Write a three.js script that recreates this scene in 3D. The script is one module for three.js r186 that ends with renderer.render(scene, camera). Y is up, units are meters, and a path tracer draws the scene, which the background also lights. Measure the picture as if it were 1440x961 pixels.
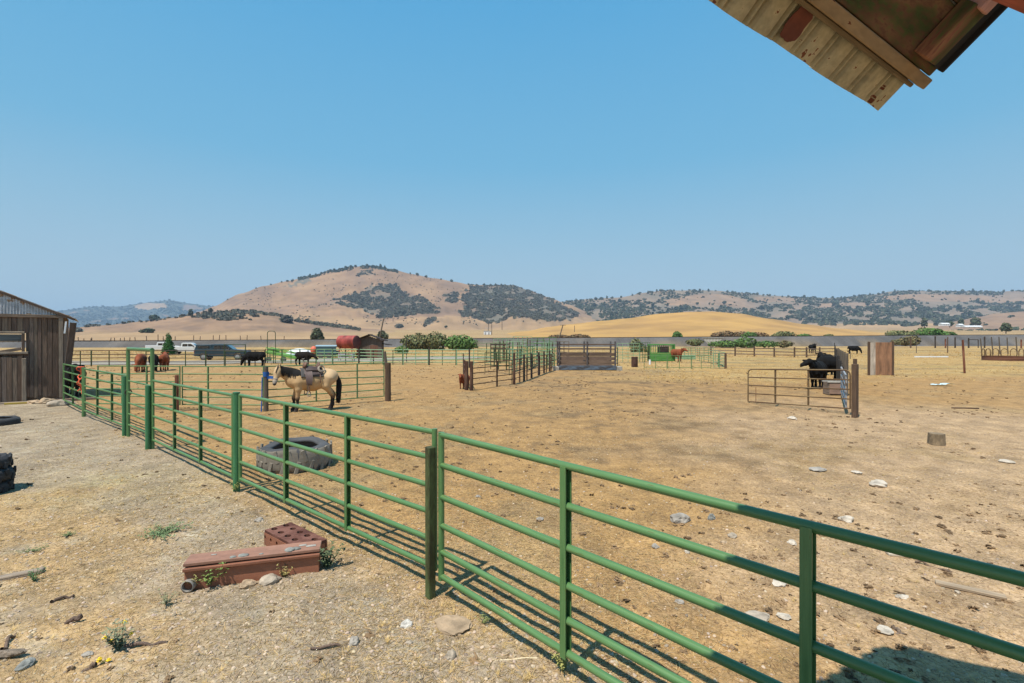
import * as THREE from 'three';
import { mergeGeometries } from 'three/addons/utils/BufferGeometryUtils.js';
import { RoundedBoxGeometry } from 'three/addons/geometries/RoundedBoxGeometry.js';

// ---------------------------------------------------------------- camera, sky, sun, exposure
const W = 1440, HT = 961, F = 700, EYE = 2.5, HZ = 478;
const scene = new THREE.Scene();
const camera = new THREE.PerspectiveCamera(2 * Math.atan(HT / 2 / F) * 180 / Math.PI, W / HT, 0.05, 40000);
camera.position.set(0, EYE, 0);
camera.rotation.x = -Math.atan((HT / 2 - HZ) / F);
const renderer = new THREE.WebGLRenderer({ antialias: true });
renderer.setSize(1024, 683);
renderer.toneMapping = THREE.LinearToneMapping;
renderer.toneMappingExposure = 1.3;
renderer.shadowMap.enabled = true;
const SUN = new THREE.Vector3(-0.295, 1, 0.385).normalize();
const sun = new THREE.DirectionalLight(new THREE.Color(1.0, 0.94, 0.84), 4.8);
sun.position.copy(SUN).multiplyScalar(120);
sun.castShadow = true;
sun.shadow.mapSize.set(4096, 4096);
Object.assign(sun.shadow.camera, { left: -90, right: 90, top: 90, bottom: -90, near: 1, far: 400 });
scene.add(sun); scene.add(sun.target);
{
  const w = 512, h = 256, d = new Float32Array(w * h * 4);
  // the hazy summer sky: pale at the skyline, blue overhead (linear values)
  const stops = [[-90, .26, .24, .20], [-4, .34, .40, .43], [0, .375, .49, .55], [5.5, .32, .46, .55], [12, .228, .415, .555], [19, .135, .365, .56], [34, .078, .305, .545], [60, .058, .25, .48], [90, .05, .21, .42]];
  for (let j = 0; j < h; j++) {
    const el = ((j + .5) / h - .5) * 180;
    let k = 0; while (k < stops.length - 2 && el > stops[k + 1][0]) k++;
    const a = stops[k], b = stops[k + 1]; let t = Math.min(1, Math.max(0, (el - a[0]) / (b[0] - a[0])));
    for (let i = 0; i < w; i++) {
      const o = (j * w + i) * 4;
      for (let c = 0; c < 3; c++) d[o + c] = a[c + 1] + (b[c + 1] - a[c + 1]) * t;
      d[o + 3] = 1;
    }
  }
  const tx = new THREE.DataTexture(d, w, h, THREE.RGBAFormat, THREE.FloatType);
  tx.mapping = THREE.EquirectangularReflectionMapping; tx.magFilter = THREE.LinearFilter; tx.minFilter = THREE.LinearFilter; tx.needsUpdate = true;
  scene.background = tx; scene.environment = tx;
}
scene.fog = new THREE.FogExp2(new THREE.Color(.50, .68, .90), 0.00009);

// ---------------------------------------------------------------- helpers
let seed = 12345;
function srand(s) { seed = s >>> 0; }
function R() { seed = (seed + 0x6D2B79F5) >>> 0; let t = seed; t = Math.imul(t ^ (t >>> 15), t | 1); t ^= t + Math.imul(t ^ (t >>> 7), t | 61); return ((t ^ (t >>> 14)) >>> 0) / 4294967296; }
const rr = (a, b) => a + (b - a) * R();
const lerp = (a, b, t) => a + (b - a) * t;
const clamp = (x, a = 0, b = 1) => Math.min(b, Math.max(a, x));
const sstep = (a, b, x) => { const t = clamp((x - a) / (b - a)); return t * t * (3 - 2 * t); };
const V = (x, y, z) => new THREE.Vector3(x, y, z);
function hash(i, j, k = 0) { let h = Math.imul(i, 374761393) + Math.imul(j, 668265263) + Math.imul(k, 2147483647 ^ 0x51ed270b); h = Math.imul(h ^ (h >>> 13), 1274126177); return ((h ^ (h >>> 16)) >>> 0) / 4294967296; }
function vn(x, y) { const i = Math.floor(x), j = Math.floor(y); let u = x - i, v = y - j; u = u * u * (3 - 2 * u); v = v * v * (3 - 2 * v); return lerp(lerp(hash(i, j), hash(i + 1, j), u), lerp(hash(i, j + 1), hash(i + 1, j + 1), u), v) * 2 - 1; }
function fbm(x, y, o = 4) { let a = .5, s = 0; for (let k = 0; k < o; k++) { s += a * vn(x, y); x = x * 2.03 + 17.1; y = y * 2.03 + 9.7; a *= .5; } return s; }
function vn3(x, y, z) { const k = Math.floor(z), w = z - k; return lerp(vn(x + k * 57.3, y + k * 31.7), vn(x + (k + 1) * 57.3, y + (k + 1) * 31.7), w * w * (3 - 2 * w)); }
const used = {};
function numbered(n) { if (!(n in used)) { used[n] = 0; return n; } used[n]++; return n + '_' + String(used[n]).padStart(3, '0'); }
function tag(o, label, category, group) { o.userData = { label, category }; if (group) o.userData.group = group; return o; }
function thing(name, label, category, pos = [0, 0, 0], turn = 0, group) {
  const o = new THREE.Group(); o.name = numbered(name); o.position.set(...(pos.isVector3 ? pos.toArray() : pos)); o.rotation.y = turn; tag(o, label, category, group); scene.add(o); return o;
}
function part(name, geo, mat, parent) { const m = new THREE.Mesh(geo, mat); m.name = name; parent.add(m); return m; }
function single(name, geo, mat, label, category, pos, turn = 0, group) { const m = new THREE.Mesh(geo, mat); m.name = numbered(name); if (pos) m.position.set(...(pos.isVector3 ? pos.toArray() : pos)); m.rotation.y = turn; tag(m, label, category, group); scene.add(m); return m; }
function struct(name, geo, mat) { const m = new THREE.Mesh(geo, mat); m.name = numbered(name); m.userData = { kind: 'structure' }; scene.add(m); return m; }
function copy(o, pos, turn, label, group) { const c = o.clone(); c.name = numbered(o.name.replace(/_\d{3}$/, '')); c.userData = { ...o.userData }; if (label) c.userData.label = label; if (group) c.userData.group = group; if (pos) c.position.set(...(pos.isVector3 ? pos.toArray() : pos)); if (turn !== undefined) c.rotation.y = turn; scene.add(c); return c; }
function stuff(name, geo, mat, n, label, category, fn) {
  const im = new THREE.InstancedMesh(geo, mat, n); im.name = name; const q = new THREE.Object3D(), col = new THREE.Color();
  for (let i = 0; i < n; i++) { col.setRGB(1, 1, 1); fn(q, col, i); q.updateMatrix(); im.setMatrixAt(i, q.matrix); im.setColorAt(i, col); }
  im.userData = { kind: 'stuff', label, category }; scene.add(im); return im;
}
const heading = (dx, dz) => Math.atan2(-dz, dx);
// relief of the ground: almost level yard and pens, rising fields beyond the railway
function gy(x, z) {
  const r = Math.hypot(x, z); let h = 0;
  const e = 1 - sstep(60, 160, r);
  if (e > 0) h += e * (.05 * fbm(x * .22, z * .22, 3) + .03 * fbm(x * .9 + 5, z * .9, 2));
  const D = Math.max(1, -z);
  if (D > 240) { const t = clamp(Math.log(Math.min(D, 1500) / 240) / Math.log(1500 / 240)); const a = lerp(-EYE / 240, .0205, t * t * (3 - 2 * t) * .75 + t * .25); h += EYE + a * Math.min(D, 1500); }
  return h;
}
const fine = (x, z) => { const r = Math.hypot(x, z); return r > 45 ? 0 : (1 - r / 45) * (.014 * vn(x * 3.1, z * 3.1) + .009 * vn(x * 7.3, z * 7.3) + .006 * vn(x * 17, z * 17)); };
// a point of the ground seen at a pixel of the photograph
function G(px, py) { const z = EYE * F / (py - HZ); const x = (px - 720) / F * z; return V(x, gy(x, -z), -z); }
function AtZ(px, z) { const x = (px - 720) / F * z; return V(x, gy(x, -z), -z); }
const cyl = new THREE.CylinderGeometry(1, 1, 1, 10), cylHi = new THREE.CylinderGeometry(1, 1, 1, 20), box1 = new THREE.BoxGeometry(1, 1, 1);
const UP = V(0, 1, 0);
function bar(name, a, b, r, mat, parent, geo = cyl) { const m = part(name, geo, mat, parent); const d = b.clone().sub(a); m.position.copy(a).addScaledVector(d, .5); m.scale.set(r, d.length(), r); m.quaternion.setFromUnitVectors(UP, d.normalize()); return m; }
function slab(name, a, b, w, t, mat, parent) { // straight board from a to b, w across the vertical, t thick
  const m = part(name, box1, mat, parent); const d = b.clone().sub(a), L = d.length(); d.normalize(); let up = Math.abs(d.y) > .9 ? V(1, 0, 0) : V(0, 1, 0); const s = V().crossVectors(d, up).normalize(); up = V().crossVectors(s, d); m.quaternion.setFromRotationMatrix(new THREE.Matrix4().makeBasis(d, up, s)); m.position.copy(a).addScaledVector(d, L / 2); m.scale.set(L, w, t); return m;
}
const xf = (g, p = [0, 0, 0], r = [0, 0, 0], s = [1, 1, 1]) => g.clone().applyMatrix4(new THREE.Matrix4().compose(V(...p), new THREE.Quaternion().setFromEuler(new THREE.Euler(...r)), V(...s)));
let boxNo = 0;
function rbox(w, h, d, r = .02) { // rounded box with uv in metres, the grain along its longest side
  const g = new RoundedBoxGeometry(w, h, d, 2, Math.min(r, w * .45, h * .45, d * .45)), P = g.attributes.position, U = g.attributes.uv, o = (boxNo++ * .37) % 1, L = w >= h && w >= d ? 0 : h >= d ? 1 : 2;
  for (let i = 0; i < P.count; i++) { const c = [P.getX(i), P.getY(i), P.getZ(i)], a = c[L], b = c[(L + 1) % 3] + c[(L + 2) % 3]; U.setXY(i, b * 1.7 + o, a * .55 + o * 3); }
  return g;
}
function merged(list) { return mergeGeometries(list.map(g => { const q = g.index ? g.toNonIndexed() : g; for (const k of Object.keys(q.attributes)) if (!['position', 'normal', 'uv'].includes(k)) q.deleteAttribute(k); return q; })); }

// ---------------------------------------------------------------- textures and materials
function tex(n, fn, srgb = true, rep = 1) {
  const d = new Uint8Array(n * n * 4);
  for (let j = 0; j < n; j++) for (let i = 0; i < n; i++) { const c = fn(i / n, j / n, i, j), o = (j * n + i) * 4; d[o] = clamp(c[0]) * 255; d[o + 1] = clamp(c[1]) * 255; d[o + 2] = clamp(c[2]) * 255; d[o + 3] = 255; }
  const t = new THREE.DataTexture(d, n, n); t.wrapS = t.wrapT = THREE.RepeatWrapping; t.magFilter = THREE.LinearFilter; t.minFilter = THREE.LinearMipmapLinearFilter; t.generateMipmaps = true; t.repeat.set(rep, rep); if (srgb) t.colorSpace = THREE.SRGBColorSpace; t.needsUpdate = true; return t;
}
function pn(u, v, f, o = 4, s = 0) { // tiling noise
  let a = .5, r = 0; for (let k = 0; k < o; k++) { const m = f << k; const x = u * m, y = v * m, i = Math.floor(x), j = Math.floor(y); let p = x - i, q = y - j; p = p * p * (3 - 2 * p); q = q * q * (3 - 2 * q); const w = n => ((n % m) + m) % m; const h = (a1, b1) => hash(w(a1) + s * 131, w(b1) + k * 977, s); r += a * (lerp(lerp(h(i, j), h(i + 1, j), p), lerp(h(i, j + 1), h(i + 1, j + 1), p), q) * 2 - 1); a *= .5; } return r;
}
const lin = (r, g, b) => new THREE.Color().setRGB(r, g, b);
function std(r, g, b, rough = .9, extra = {}) { return new THREE.MeshStandardMaterial({ color: lin(r, g, b), roughness: rough, ...extra }); }
// soil: crumbs, pebbles and chopped straw
const SOILN = 1024;
const soilH = new Float32Array(SOILN * SOILN), soilC = new Float32Array(SOILN * SOILN * 3);
{
  srand(7);
  for (let j = 0; j < SOILN; j++) for (let i = 0; i < SOILN; i++) { const u = i / SOILN, v = j / SOILN, o = j * SOILN + i; const a = pn(u, v, 8, 5, 1), b = pn(u, v, 96, 2, 2); const k = .90 + .15 * a + .16 * b; soilC[o * 3] = k; soilC[o * 3 + 1] = k * .985; soilC[o * 3 + 2] = k * .965; soilH[o] = .4 + .3 * a + .3 * b; }
  const put = (x, y, c, h, al) => { x = ((x | 0) % SOILN + SOILN) % SOILN; y = ((y | 0) % SOILN + SOILN) % SOILN; const o = y * SOILN + x; for (let k = 0; k < 3; k++) soilC[o * 3 + k] = lerp(soilC[o * 3 + k], c[k], al); soilH[o] = lerp(soilH[o], h, al); };
  for (let n = 0; n < 5200; n++) { const x = R() * SOILN, y = R() * SOILN, r = 1 + R() * R() * 5, k = rr(.62, 1.0), c = [k, k * rr(.95, 1), k * rr(.90, 1)]; for (let dy = -r; dy <= r; dy++) for (let dx = -r; dx <= r; dx++) if (dx * dx + dy * dy < r * r) put(x + dx, y + dy, c, .8, .75); }
  for (let n = 0; n < 15000; n++) { const x = R() * SOILN, y = R() * SOILN, a = R() * 6.28, L = rr(6, 34), dk = R() < .3; const k = dk ? rr(.42, .62) : rr(.9, 1.05), c = dk ? [k, k * .86, k * .7] : [k, k * .95, k * .8]; for (let s = 0; s < L; s++) { put(x + Math.cos(a) * s, y + Math.sin(a) * s, c, dk ? .5 : .95, .8); if (n % 3 === 0) put(x + Math.cos(a) * s + 1, y + Math.sin(a) * s, c, .9, .7); } }
}
const soilMap = tex(SOILN, (u, v, i, j) => { const o = (j * SOILN + i) * 3; return [soilC[o], soilC[o + 1], soilC[o + 2]]; });
const soilBump = tex(SOILN, (u, v, i, j) => { const h = soilH[j * SOILN + i]; return [h, h, h]; }, false);
soilMap.anisotropy = 8;
const grainTex = tex(512, (u, v) => { const g = pn(u, v * .12, 32, 4, 3) * .5 + pn(u, v * .05, 128, 2, 4) * .45; const k = .78 + .34 * g + .12 * pn(u, v, 6, 3, 5); return [k, k * .985, k * .96]; });
const grainBump = tex(512, (u, v) => { const g = .5 + pn(u, v * .05, 128, 2, 4) * .6 + pn(u, v * .12, 32, 3, 3) * .3; return [g, g, g]; }, false);
const mottle = tex(256, (u, v) => { const k = .86 + .22 * pn(u, v, 4, 5, 8) + .08 * pn(u, v, 64, 2, 9); return [k, k, k]; });
const rustTex = tex(512, (u, v) => { const a = pn(u, v, 5, 5, 11), b = pn(u, v, 40, 3, 12); const t = clamp(.5 + a * 1.1 + b * .4); return [lerp(.62, .95, t) , lerp(.46, .86, t), lerp(.38, .80, t)]; });
const paintTex = tex(512, (u, v) => { const a = pn(u, v, 6, 5, 14), b = pn(u, v, 60, 2, 15); let k = .88 + .14 * a + .06 * b; const chip = a * .7 + b * .6 > .52; return chip ? [.95, .72, .62] : [k * (1 + .1 * a), k, k * (1 + .05 * a)]; });
const galvTex = tex(256, (u, v) => { const a = pn(u, v, 5, 4, 18), b = pn(u, v, 24, 2, 19); const k = .84 + .18 * a + .1 * b; const rust = a > .28; return rust ? [k * .82, k * .68, k * .55] : [k, k, k * 1.01]; });
const M = {
  soil: new THREE.MeshStandardMaterial({ vertexColors: true, map: soilMap, bumpMap: soilBump, bumpScale: .012, roughness: 1 }),
  green: new THREE.MeshPhysicalMaterial({ color: lin(.105, .235, .075), map: paintTex, roughness: .42, clearcoat: .25, clearcoatRoughness: .35 }),
  greenPost: new THREE.MeshPhysicalMaterial({ color: lin(.045, .20, .075), map: paintTex, roughness: .5, clearcoat: .2, clearcoatRoughness: .4 }),
  greenOld: std(.13, .25, .095, .65, { map: paintTex }),
  greenPale: std(.26, .43, .24, .6, { map: paintTex }),
  greenDark: std(.05, .13, .05, .65, { map: rustTex }),
  rustPipe: std(.13, .085, .062, .85, { map: rustTex }),
  steelDark: std(.07, .068, .06, .7, { map: rustTex }),
  rust: std(.26, .125, .078, .85, { map: rustTex }),
  redOxide: std(.34, .13, .07, .72, { map: mottle }),
  galv: std(.56, .56, .56, .5, { metalness: .2, map: galvTex }),
  olive: std(.215, .185, .10, .7, { map: rustTex }),
  post: std(.17, .105, .068, .95, { map: grainTex, bumpMap: grainBump, bumpScale: .006 }),
  postGrey: std(.20, .165, .13, .95, { map: grainTex, bumpMap: grainBump, bumpScale: .006 }),
  rubber: std(.10, .098, .095, .9, { map: mottle }),
  rubberDusty: std(.27, .235, .19, .97, { map: mottle }),
  blueRag: std(.02, .10, .34, .95),
  orange: std(.75, .12, .05, .8),
  concrete: std(.42, .39, .34, .95, { map: mottle }),
  glass: new THREE.MeshPhysicalMaterial({ color: lin(.012, .018, .022), roughness: .06, metalness: 0, clearcoat: 1 }),
  chrome: std(.55, .55, .55, .25, { metalness: .9 }),
  white: std(.72, .73, .74, .35),
};
const WOODS = [[.27, .185, .135], [.33, .245, .185], [.20, .135, .10], [.40, .32, .25], [.235, .16, .125], [.30, .225, .185]].map(c => std(c[0], c[1], c[2], .95, { map: grainTex, bumpMap: grainBump, bumpScale: .005 }));

// ---------------------------------------------------------------- ground
const FA = V(-.69, 0, -4.85), FN = V(.66, 0, -.75);   // the long green fence and its normal into the pen
function groundColor(x, z, out) {
  const D = -z, r = Math.hypot(x, z), px = 720 + F * x / Math.max(D, .5);
  const n1 = fbm(x * .16 + 3, z * .16, 4), n2 = fbm(x * .55 + 40, z * .55, 4), n3 = fbm(x * 2.2 + 11, z * 2.2, 4), n4 = vn(x * 9, z * 9);
  const side = (x - FA.x) * FN.x + (z - FA.z) * FN.z;
  let c = [.455, .278, .112];
  const mix = (k, t) => { c[0] = lerp(c[0], k[0], t); c[1] = lerp(c[1], k[1], t); c[2] = lerp(c[2], k[2], t); };
  if (D > -50 && r < 260) {
    const outside = sstep(.5, -.4, side + n2 * .5);
    // the pen: orange straw, trampled manure, pale bare earth on the right
    const pale = sstep(-1.2, 2.6, x - (.3 + .31 * (D - 4)) + n1 * 3.2 + n2 * 1.5) * sstep(24, 13, D + n1 * 5);
    mix([.53, .375, .235], pale * .85);
    mix([.50, .36, .185], sstep(.05, .5, n2 + n3 * .4) * .5);
    const m1 = Math.exp(-(((x - 2.6) / 5.2) ** 2 + ((D - 12.5) / 3.8) ** 2) * 1.1), m2 = Math.exp(-(((x - 7.5) / 9) ** 2 + ((D - 30) / 9) ** 2)), m3 = Math.exp(-(((x - 4.5) / 4) ** 2 + ((D - 19) / 5) ** 2));
    mix([.235, .145, .066], clamp((m1 * .6 + m2 * .7 + m3 * .4) * (.42 + n2 * 1.3 + n3 * 1.6)) * (1 - outside)); mix([.17, .105, .05], clamp(.25 + m1 * .6 + m2 * .7 + m3 * .5) * sstep(.14, .34, n3 * .9 + n2 * .35 + n4 * .12) * .6 * (1 - outside) * (1 - pale * .7));
    mix([.27, .17, .08], clamp(n3 * 1.7 + n2 * .5 - .28) * .6 * (1 - outside));
    // the yard left of the fence: gravel with drifts of straw
    const grav = sstep(-.28, .2, n1 * 1.3 + n2 * .9 + .36 + .35 * Math.exp(-(((x + 15.5) / 5) ** 2 + ((D - 15) / 3.5) ** 2)) * 2);
    if (outside > 0) { const y = [lerp(.50, .405, grav), lerp(.345, .325, grav), lerp(.18, .235, grav)]; mix(y, outside); mix([.29, .235, .17], outside * clamp(n3 * 1.3 - .2) * .55); mix([.45, .41, .33], outside * sstep(.25, .6, n3 + n4 * .3) * .4); mix([.46, .38, .18], outside * Math.exp(-(((x + 6.2) / 2.2) ** 2 + ((D - 8.6) / 1.1) ** 2)) * .5 * (.7 + n3)); }
    // dry grass further off
    const gold = clamp(sstep(29, 38, D + n1 * 8 - Math.max(0, -x - 4) * .1) * sstep(2, 16, x + n1 * 6) + sstep(44, 58, D + n1 * 8));
    mix([.50, .33, .125], gold * .85); mix([.56, .41, .19], gold * sstep(.0, .5, n2) * .6); mix([.25, .19, .105], gold * sstep(.05, .42, fbm(x * .1 + 9, D * .42, 4)) * .75); mix([.20, .23, .085], sstep(.18, .5, fbm(x * .06 + 70, D * .12, 3)) * sstep(36, 50, D) * .4 * (1 - sstep(120, 160, D)));
    const k = 1 + .16 * n3 + .06 * n4; c = c.map(v => v * k);
  }
  if (D > 150) { const t = sstep(150, 250, D); const a = fbm(x * .004, D * .012, 4), b = fbm(x * .02 + 8, D * .05, 3); const f = [.43 + .06 * a, .285 + .05 * a, .128 + .04 * a]; mix(f, t); mix([.40, .285, .175], t * clamp(b * 1.2) * .5); mix([.50, .36, .17], t * clamp(a * 1.3) * .6); }
  out[0] = c[0]; out[1] = c[1]; out[2] = c[2];
}
{
  const ang = []; for (let a = -66; a <= 66.001; a += .24) ang.push(a); for (let a = 70; a < 294; a += 4) ang.push(a);
  const rad = []; let r = .5; while (r < 60) { rad.push(r); r *= 1.0115; } while (r < 15000) { rad.push(r); r *= 1.03; }
  const na = ang.length, nr = rad.length, P = new Float32Array((na * nr + 1) * 3), C = new Float32Array((na * nr + 1) * 3), U = new Float32Array((na * nr + 1) * 2), c = [0, 0, 0];
  for (let j = 0; j < nr; j++) for (let i = 0; i < na; i++) {
    const a = ang[i] * Math.PI / 180, x = Math.sin(a) * rad[j], z = -Math.cos(a) * rad[j], o = j * na + i;
    P[o * 3] = x; P[o * 3 + 1] = gy(x, z) + fine(x, z); P[o * 3 + 2] = z; groundColor(x, z, c); C.set(c, o * 3);
    const cs = .9063, sn = .4226; U[o * 2] = (x * cs - z * sn) / 2.6; U[o * 2 + 1] = (x * sn + z * cs) / 2.6;
  }
  const e = na * nr; P.set([0, gy(0, 0), 0], e * 3); C.set([.4, .3, .18], e * 3);
  const I = []; for (let j = 0; j < nr - 1; j++) for (let i = 0; i < na; i++) { const i2 = (i + 1) % na, a = j * na + i, b = j * na + i2, d = a + na, f = b + na; I.push(a, b, d, b, f, d); }
  for (let i = 0; i < na; i++) I.push(e, (i + 1) % na, i);
  const g = new THREE.BufferGeometry(); g.setAttribute('position', new THREE.BufferAttribute(P, 3)); g.setAttribute('color', new THREE.BufferAttribute(C, 3)); g.setAttribute('uv', new THREE.BufferAttribute(U, 2)); g.setIndex(I); g.computeVertexNormals();
  struct('ground', g, M.soil);
}
// strip laid on the ground along a list of centre points
function strip(pts, wd, lift, ux = 3) {
  const P = [], U = [], I = []; let len = 0;
  pts.forEach((p, i) => { const a = pts[Math.max(0, i - 1)], b = pts[Math.min(pts.length - 1, i + 1)], d = V(b.x - a.x, 0, b.z - a.z).normalize(), n = V(-d.z, 0, d.x); if (i) len += p.distanceTo(pts[i - 1]); for (let k = 0; k <= 6; k++) { const s = (k / 6 - .5) * (wd + .8 * vn(p.x * .3, p.z * .3)), x = p.x + n.x * s, z = p.z + n.z * s; P.push(x, gy(x, z) + lift, z); U.push(len / ux, s / ux); } });
  for (let i = 0; i < pts.length - 1; i++) for (let k = 0; k < 6; k++) { const a = i * 7 + k; I.push(a, a + 1, a + 7, a + 1, a + 8, a + 7); }
  const g = new THREE.BufferGeometry(); g.setAttribute('position', new THREE.Float32BufferAttribute(P, 3)); g.setAttribute('uv', new THREE.Float32BufferAttribute(U, 2)); g.setIndex(I); g.computeVertexNormals(); return g;
}
const curvePts = (list, n) => new THREE.CatmullRomCurve3(list).getPoints(n);
struct('driveway', strip(curvePts([V(-75, 0, -52), V(-52, 0, -53), V(-36, 0, -54), V(-20, 0, -60), V(-4, 0, -72)], 50), 9, .05), std(.36, .335, .30, 1, { map: soilMap, bumpMap: soilBump, bumpScale: .01 }));

// ---------------------------------------------------------------- railway bank
const TRK = (t) => { const x = lerp(-330, 420, t), z = -lerp(135, 240, t); return V(x, lerp(.55, 6.0, t), z); };
{
  const P = [], C = [], U = [], I = [], n = 260, prof = [[-9.5, -.4, 0], [-6, .28, 0], [-2.6, .92, 1], [-1.6, 1, 1], [1.6, 1, 1], [2.6, .92, 1], [8, -.4, 0]];
  for (let i = 0; i <= n; i++) { const p = TRK(i / n), d = V(750, 0, -105).normalize(), nn = V(d.z, 0, -d.x).multiplyScalar(-1); prof.forEach(([s, h], k) => { const sx = s * Math.max(.5, p.y / 3), w = vn(i * .7, k * 3.1) * .12; const x = p.x + nn.x * sx, z = p.z + nn.z * sx; P.push(x, h > .9 ? p.y * h : p.y * (h < 0 ? -.1 : h + w), z); const q = 1 + .35 * vn(i * 1.3, k); const m = sstep(.1, .5, vn(i * .21, k * 1.7)) * (h > .5 ? .1 : .5); C.push(lerp(.125, .36, m) * q, lerp(.122, .25, m) * q, lerp(.13, .11, m) * q); U.push(i * 2.9 / 2, s / 2); }); }
  const m = prof.length; for (let i = 0; i < n; i++) for (let k = 0; k < m - 1; k++) { const a = i * m + k; I.push(a, a + m, a + 1, a + 1, a + m, a + m + 1); }
  const g = new THREE.BufferGeometry(); g.setAttribute('position', new THREE.Float32BufferAttribute(P, 3)); g.setAttribute('color', new THREE.Float32BufferAttribute(C, 3)); g.setAttribute('uv', new THREE.Float32BufferAttribute(U, 2)); g.setIndex(I); g.computeVertexNormals();
  struct('railway_bank', g, new THREE.MeshStandardMaterial({ vertexColors: true, map: soilMap, roughness: 1 }));
  const rail = thing('railway_track', 'dark steel railway track along the top of the grey ballast bank', 'railway track', [0, 0, 0]);
  for (const s of [-.72, .72]) { const off = V(.139 * s, 0, .99 * s); const a = TRK(0).add(off), b = TRK(1).add(off); a.y += .12; b.y += .12; slab('rail', a, b, .22, .09, M.steelDark, rail); }
  const tie = []; for (let i = 0; i < 520; i++) { const p = TRK(i / 520); tie.push(xf(new THREE.BoxGeometry(.25, .16, 2.6), [p.x, p.y + .02, p.z], [0, .139, 0])); }
  const tm = part('sleeper', merged(tie), M.post, rail); tm.userData = { kind: 'stuff' };
}

{ const p = AtZ(1003, 171), t = thing('culvert_headwall', 'pale concrete culvert headwall in the railway bank behind the shrubs', 'culvert', [p.x, 0, p.z], -.139); const sh = new THREE.Shape([[-3.6, 3.0], [3.2, 3.0], [.6, .9], [.4, 0], [-1.2, 0], [-1.6, .9]].map(q => new THREE.Vector2(...q))); part('wall', new THREE.ExtrudeGeometry(sh, { depth: .5, bevelEnabled: false }), std(.50, .48, .43, .95, { map: mottle }), t); part('cap', xf(rbox(7.2, .25, .8, .04), [-.2, 3.1, .25]), M.concrete, t); }
// ---------------------------------------------------------------- hills
function polyY(list, x) { if (x <= list[0][0]) return list[0][1]; for (let i = 1; i < list.length; i++) if (x <= list[i][0]) { const a = list[i - 1], b = list[i], t = (x - a[0]) / (b[0] - a[0]); return lerp(a[1], b[1], lerp(t, t * t * (3 - 2 * t), .5)); } return list[list.length - 1][1]; }
function inPoly(p, x, y) { let c = false; for (let i = 0, j = p.length - 1; i < p.length; j = i++) { const [xi, yi] = p[i], [xj, yj] = p[j]; if ((yi > y) !== (yj > y) && x < (xj - xi) * (y - yi) / (yj - yi) + xi) c = !c; } return c; }
const farMat = new THREE.MeshStandardMaterial({ vertexColors: true, roughness: 1 });
function hill(o) { // o: sky, base, D0, D1, rough, col(x,y,t,n)
  const s = { ...o };
  s.surf = (x, t) => { // x in sight-line units, t from foot to ridge (0..1) and down the back (1..1.5)
    const D = lerp(o.D0, o.D1, t) * (1 + .02 * vn(x * .01, 3)); const ys = polyY(o.sky, x), yb = o.base;
    const f = t <= 1 ? Math.pow(t, o.pow || 1) : 1 - (t - 1) * 1.4; const y = lerp(yb, ys, f);
    const env = t < 1 ? Math.min(1, t * 4) * Math.min(1, (1 - t) * 3 + .08) : .4; const n = (fbm(x * .022 + o.D0, t * 3.3, 4) + .35 * (Math.abs(fbm(x * .06 + o.D0 + 40, t * 2.2, 3)) - .2)) * o.rough * env;
    return V((x - 720) / F * D, EYE + (HZ - y + n) / F * D, -D);
  };
  s.yAt = (x, t) => lerp(o.base, polyY(o.sky, x), Math.pow(t, o.pow || 1));
  s.tAt = (x, y) => Math.pow(clamp((o.base - y) / (o.base - polyY(o.sky, x))), 1 / (o.pow || 1));
  const x0 = o.sky[0][0], x1 = o.sky[o.sky.length - 1][0], nx = Math.ceil((x1 - x0) / 2.2), nt = 110, P = [], C = [], I = [];
  for (let j = 0; j <= nt; j++) for (let i = 0; i <= nx; i++) { const x = lerp(x0, x1, i / nx), t = j / nt * 1.4, p = s.surf(x, t); P.push(p.x, p.y, p.z); const q = o.col(x, s.yAt(x, Math.min(1, t)), t); const w = 1 + .30 * fbm(p.x * .02, p.z * .02, 4) + .16 * fbm(p.x * .006 + p.z * .002, p.z * .012, 3); C.push(q[0] * w, q[1] * w, q[2] * w); }
  for (let j = 0; j < nt; j++) for (let i = 0; i < nx; i++) { const a = j * (nx + 1) + i; I.push(a, a + 1, a + nx + 1, a + 1, a + nx + 2, a + nx + 1); }
  const g = new THREE.BufferGeometry(); g.setAttribute('position', new THREE.Float32BufferAttribute(P, 3)); g.setAttribute('color', new THREE.Float32BufferAttribute(C, 3)); g.setIndex(I); g.computeVertexNormals();
  struct('hill', g, farMat); return s;
}
const mixc = (a, b, t) => [lerp(a[0], b[0], t), lerp(a[1], b[1], t), lerp(a[2], b[2], t)];
const DRY = [.262, .154, .082], DRY2 = [.20, .12, .07], DRY3 = [.33, .205, .098], BRUSHG = [.13, .11, .078];
const bigBrush = [[[462, 426], [482, 416], [505, 410], [530, 397], [556, 399], [575, 410], [600, 420], [622, 441], [600, 443], [575, 446], [556, 442], [532, 443], [512, 434], [486, 432]], [[649, 446], [651, 418], [660, 402], [700, 400], [724, 401], [748, 408], [790, 428], [812, 440], [806, 453], [740, 452], [690, 449]], [[500, 383], [520, 379], [528, 386], [506, 389]], [[595, 454], [612, 447], [611, 458], [597, 459]], [[624, 414], [645, 412], [644, 424], [626, 427]], [[400, 402], [440, 388], [437, 394], [412, 404]]];
const inBig = (x, y) => bigBrush.some(p => inPoly(p, x, y));
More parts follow.
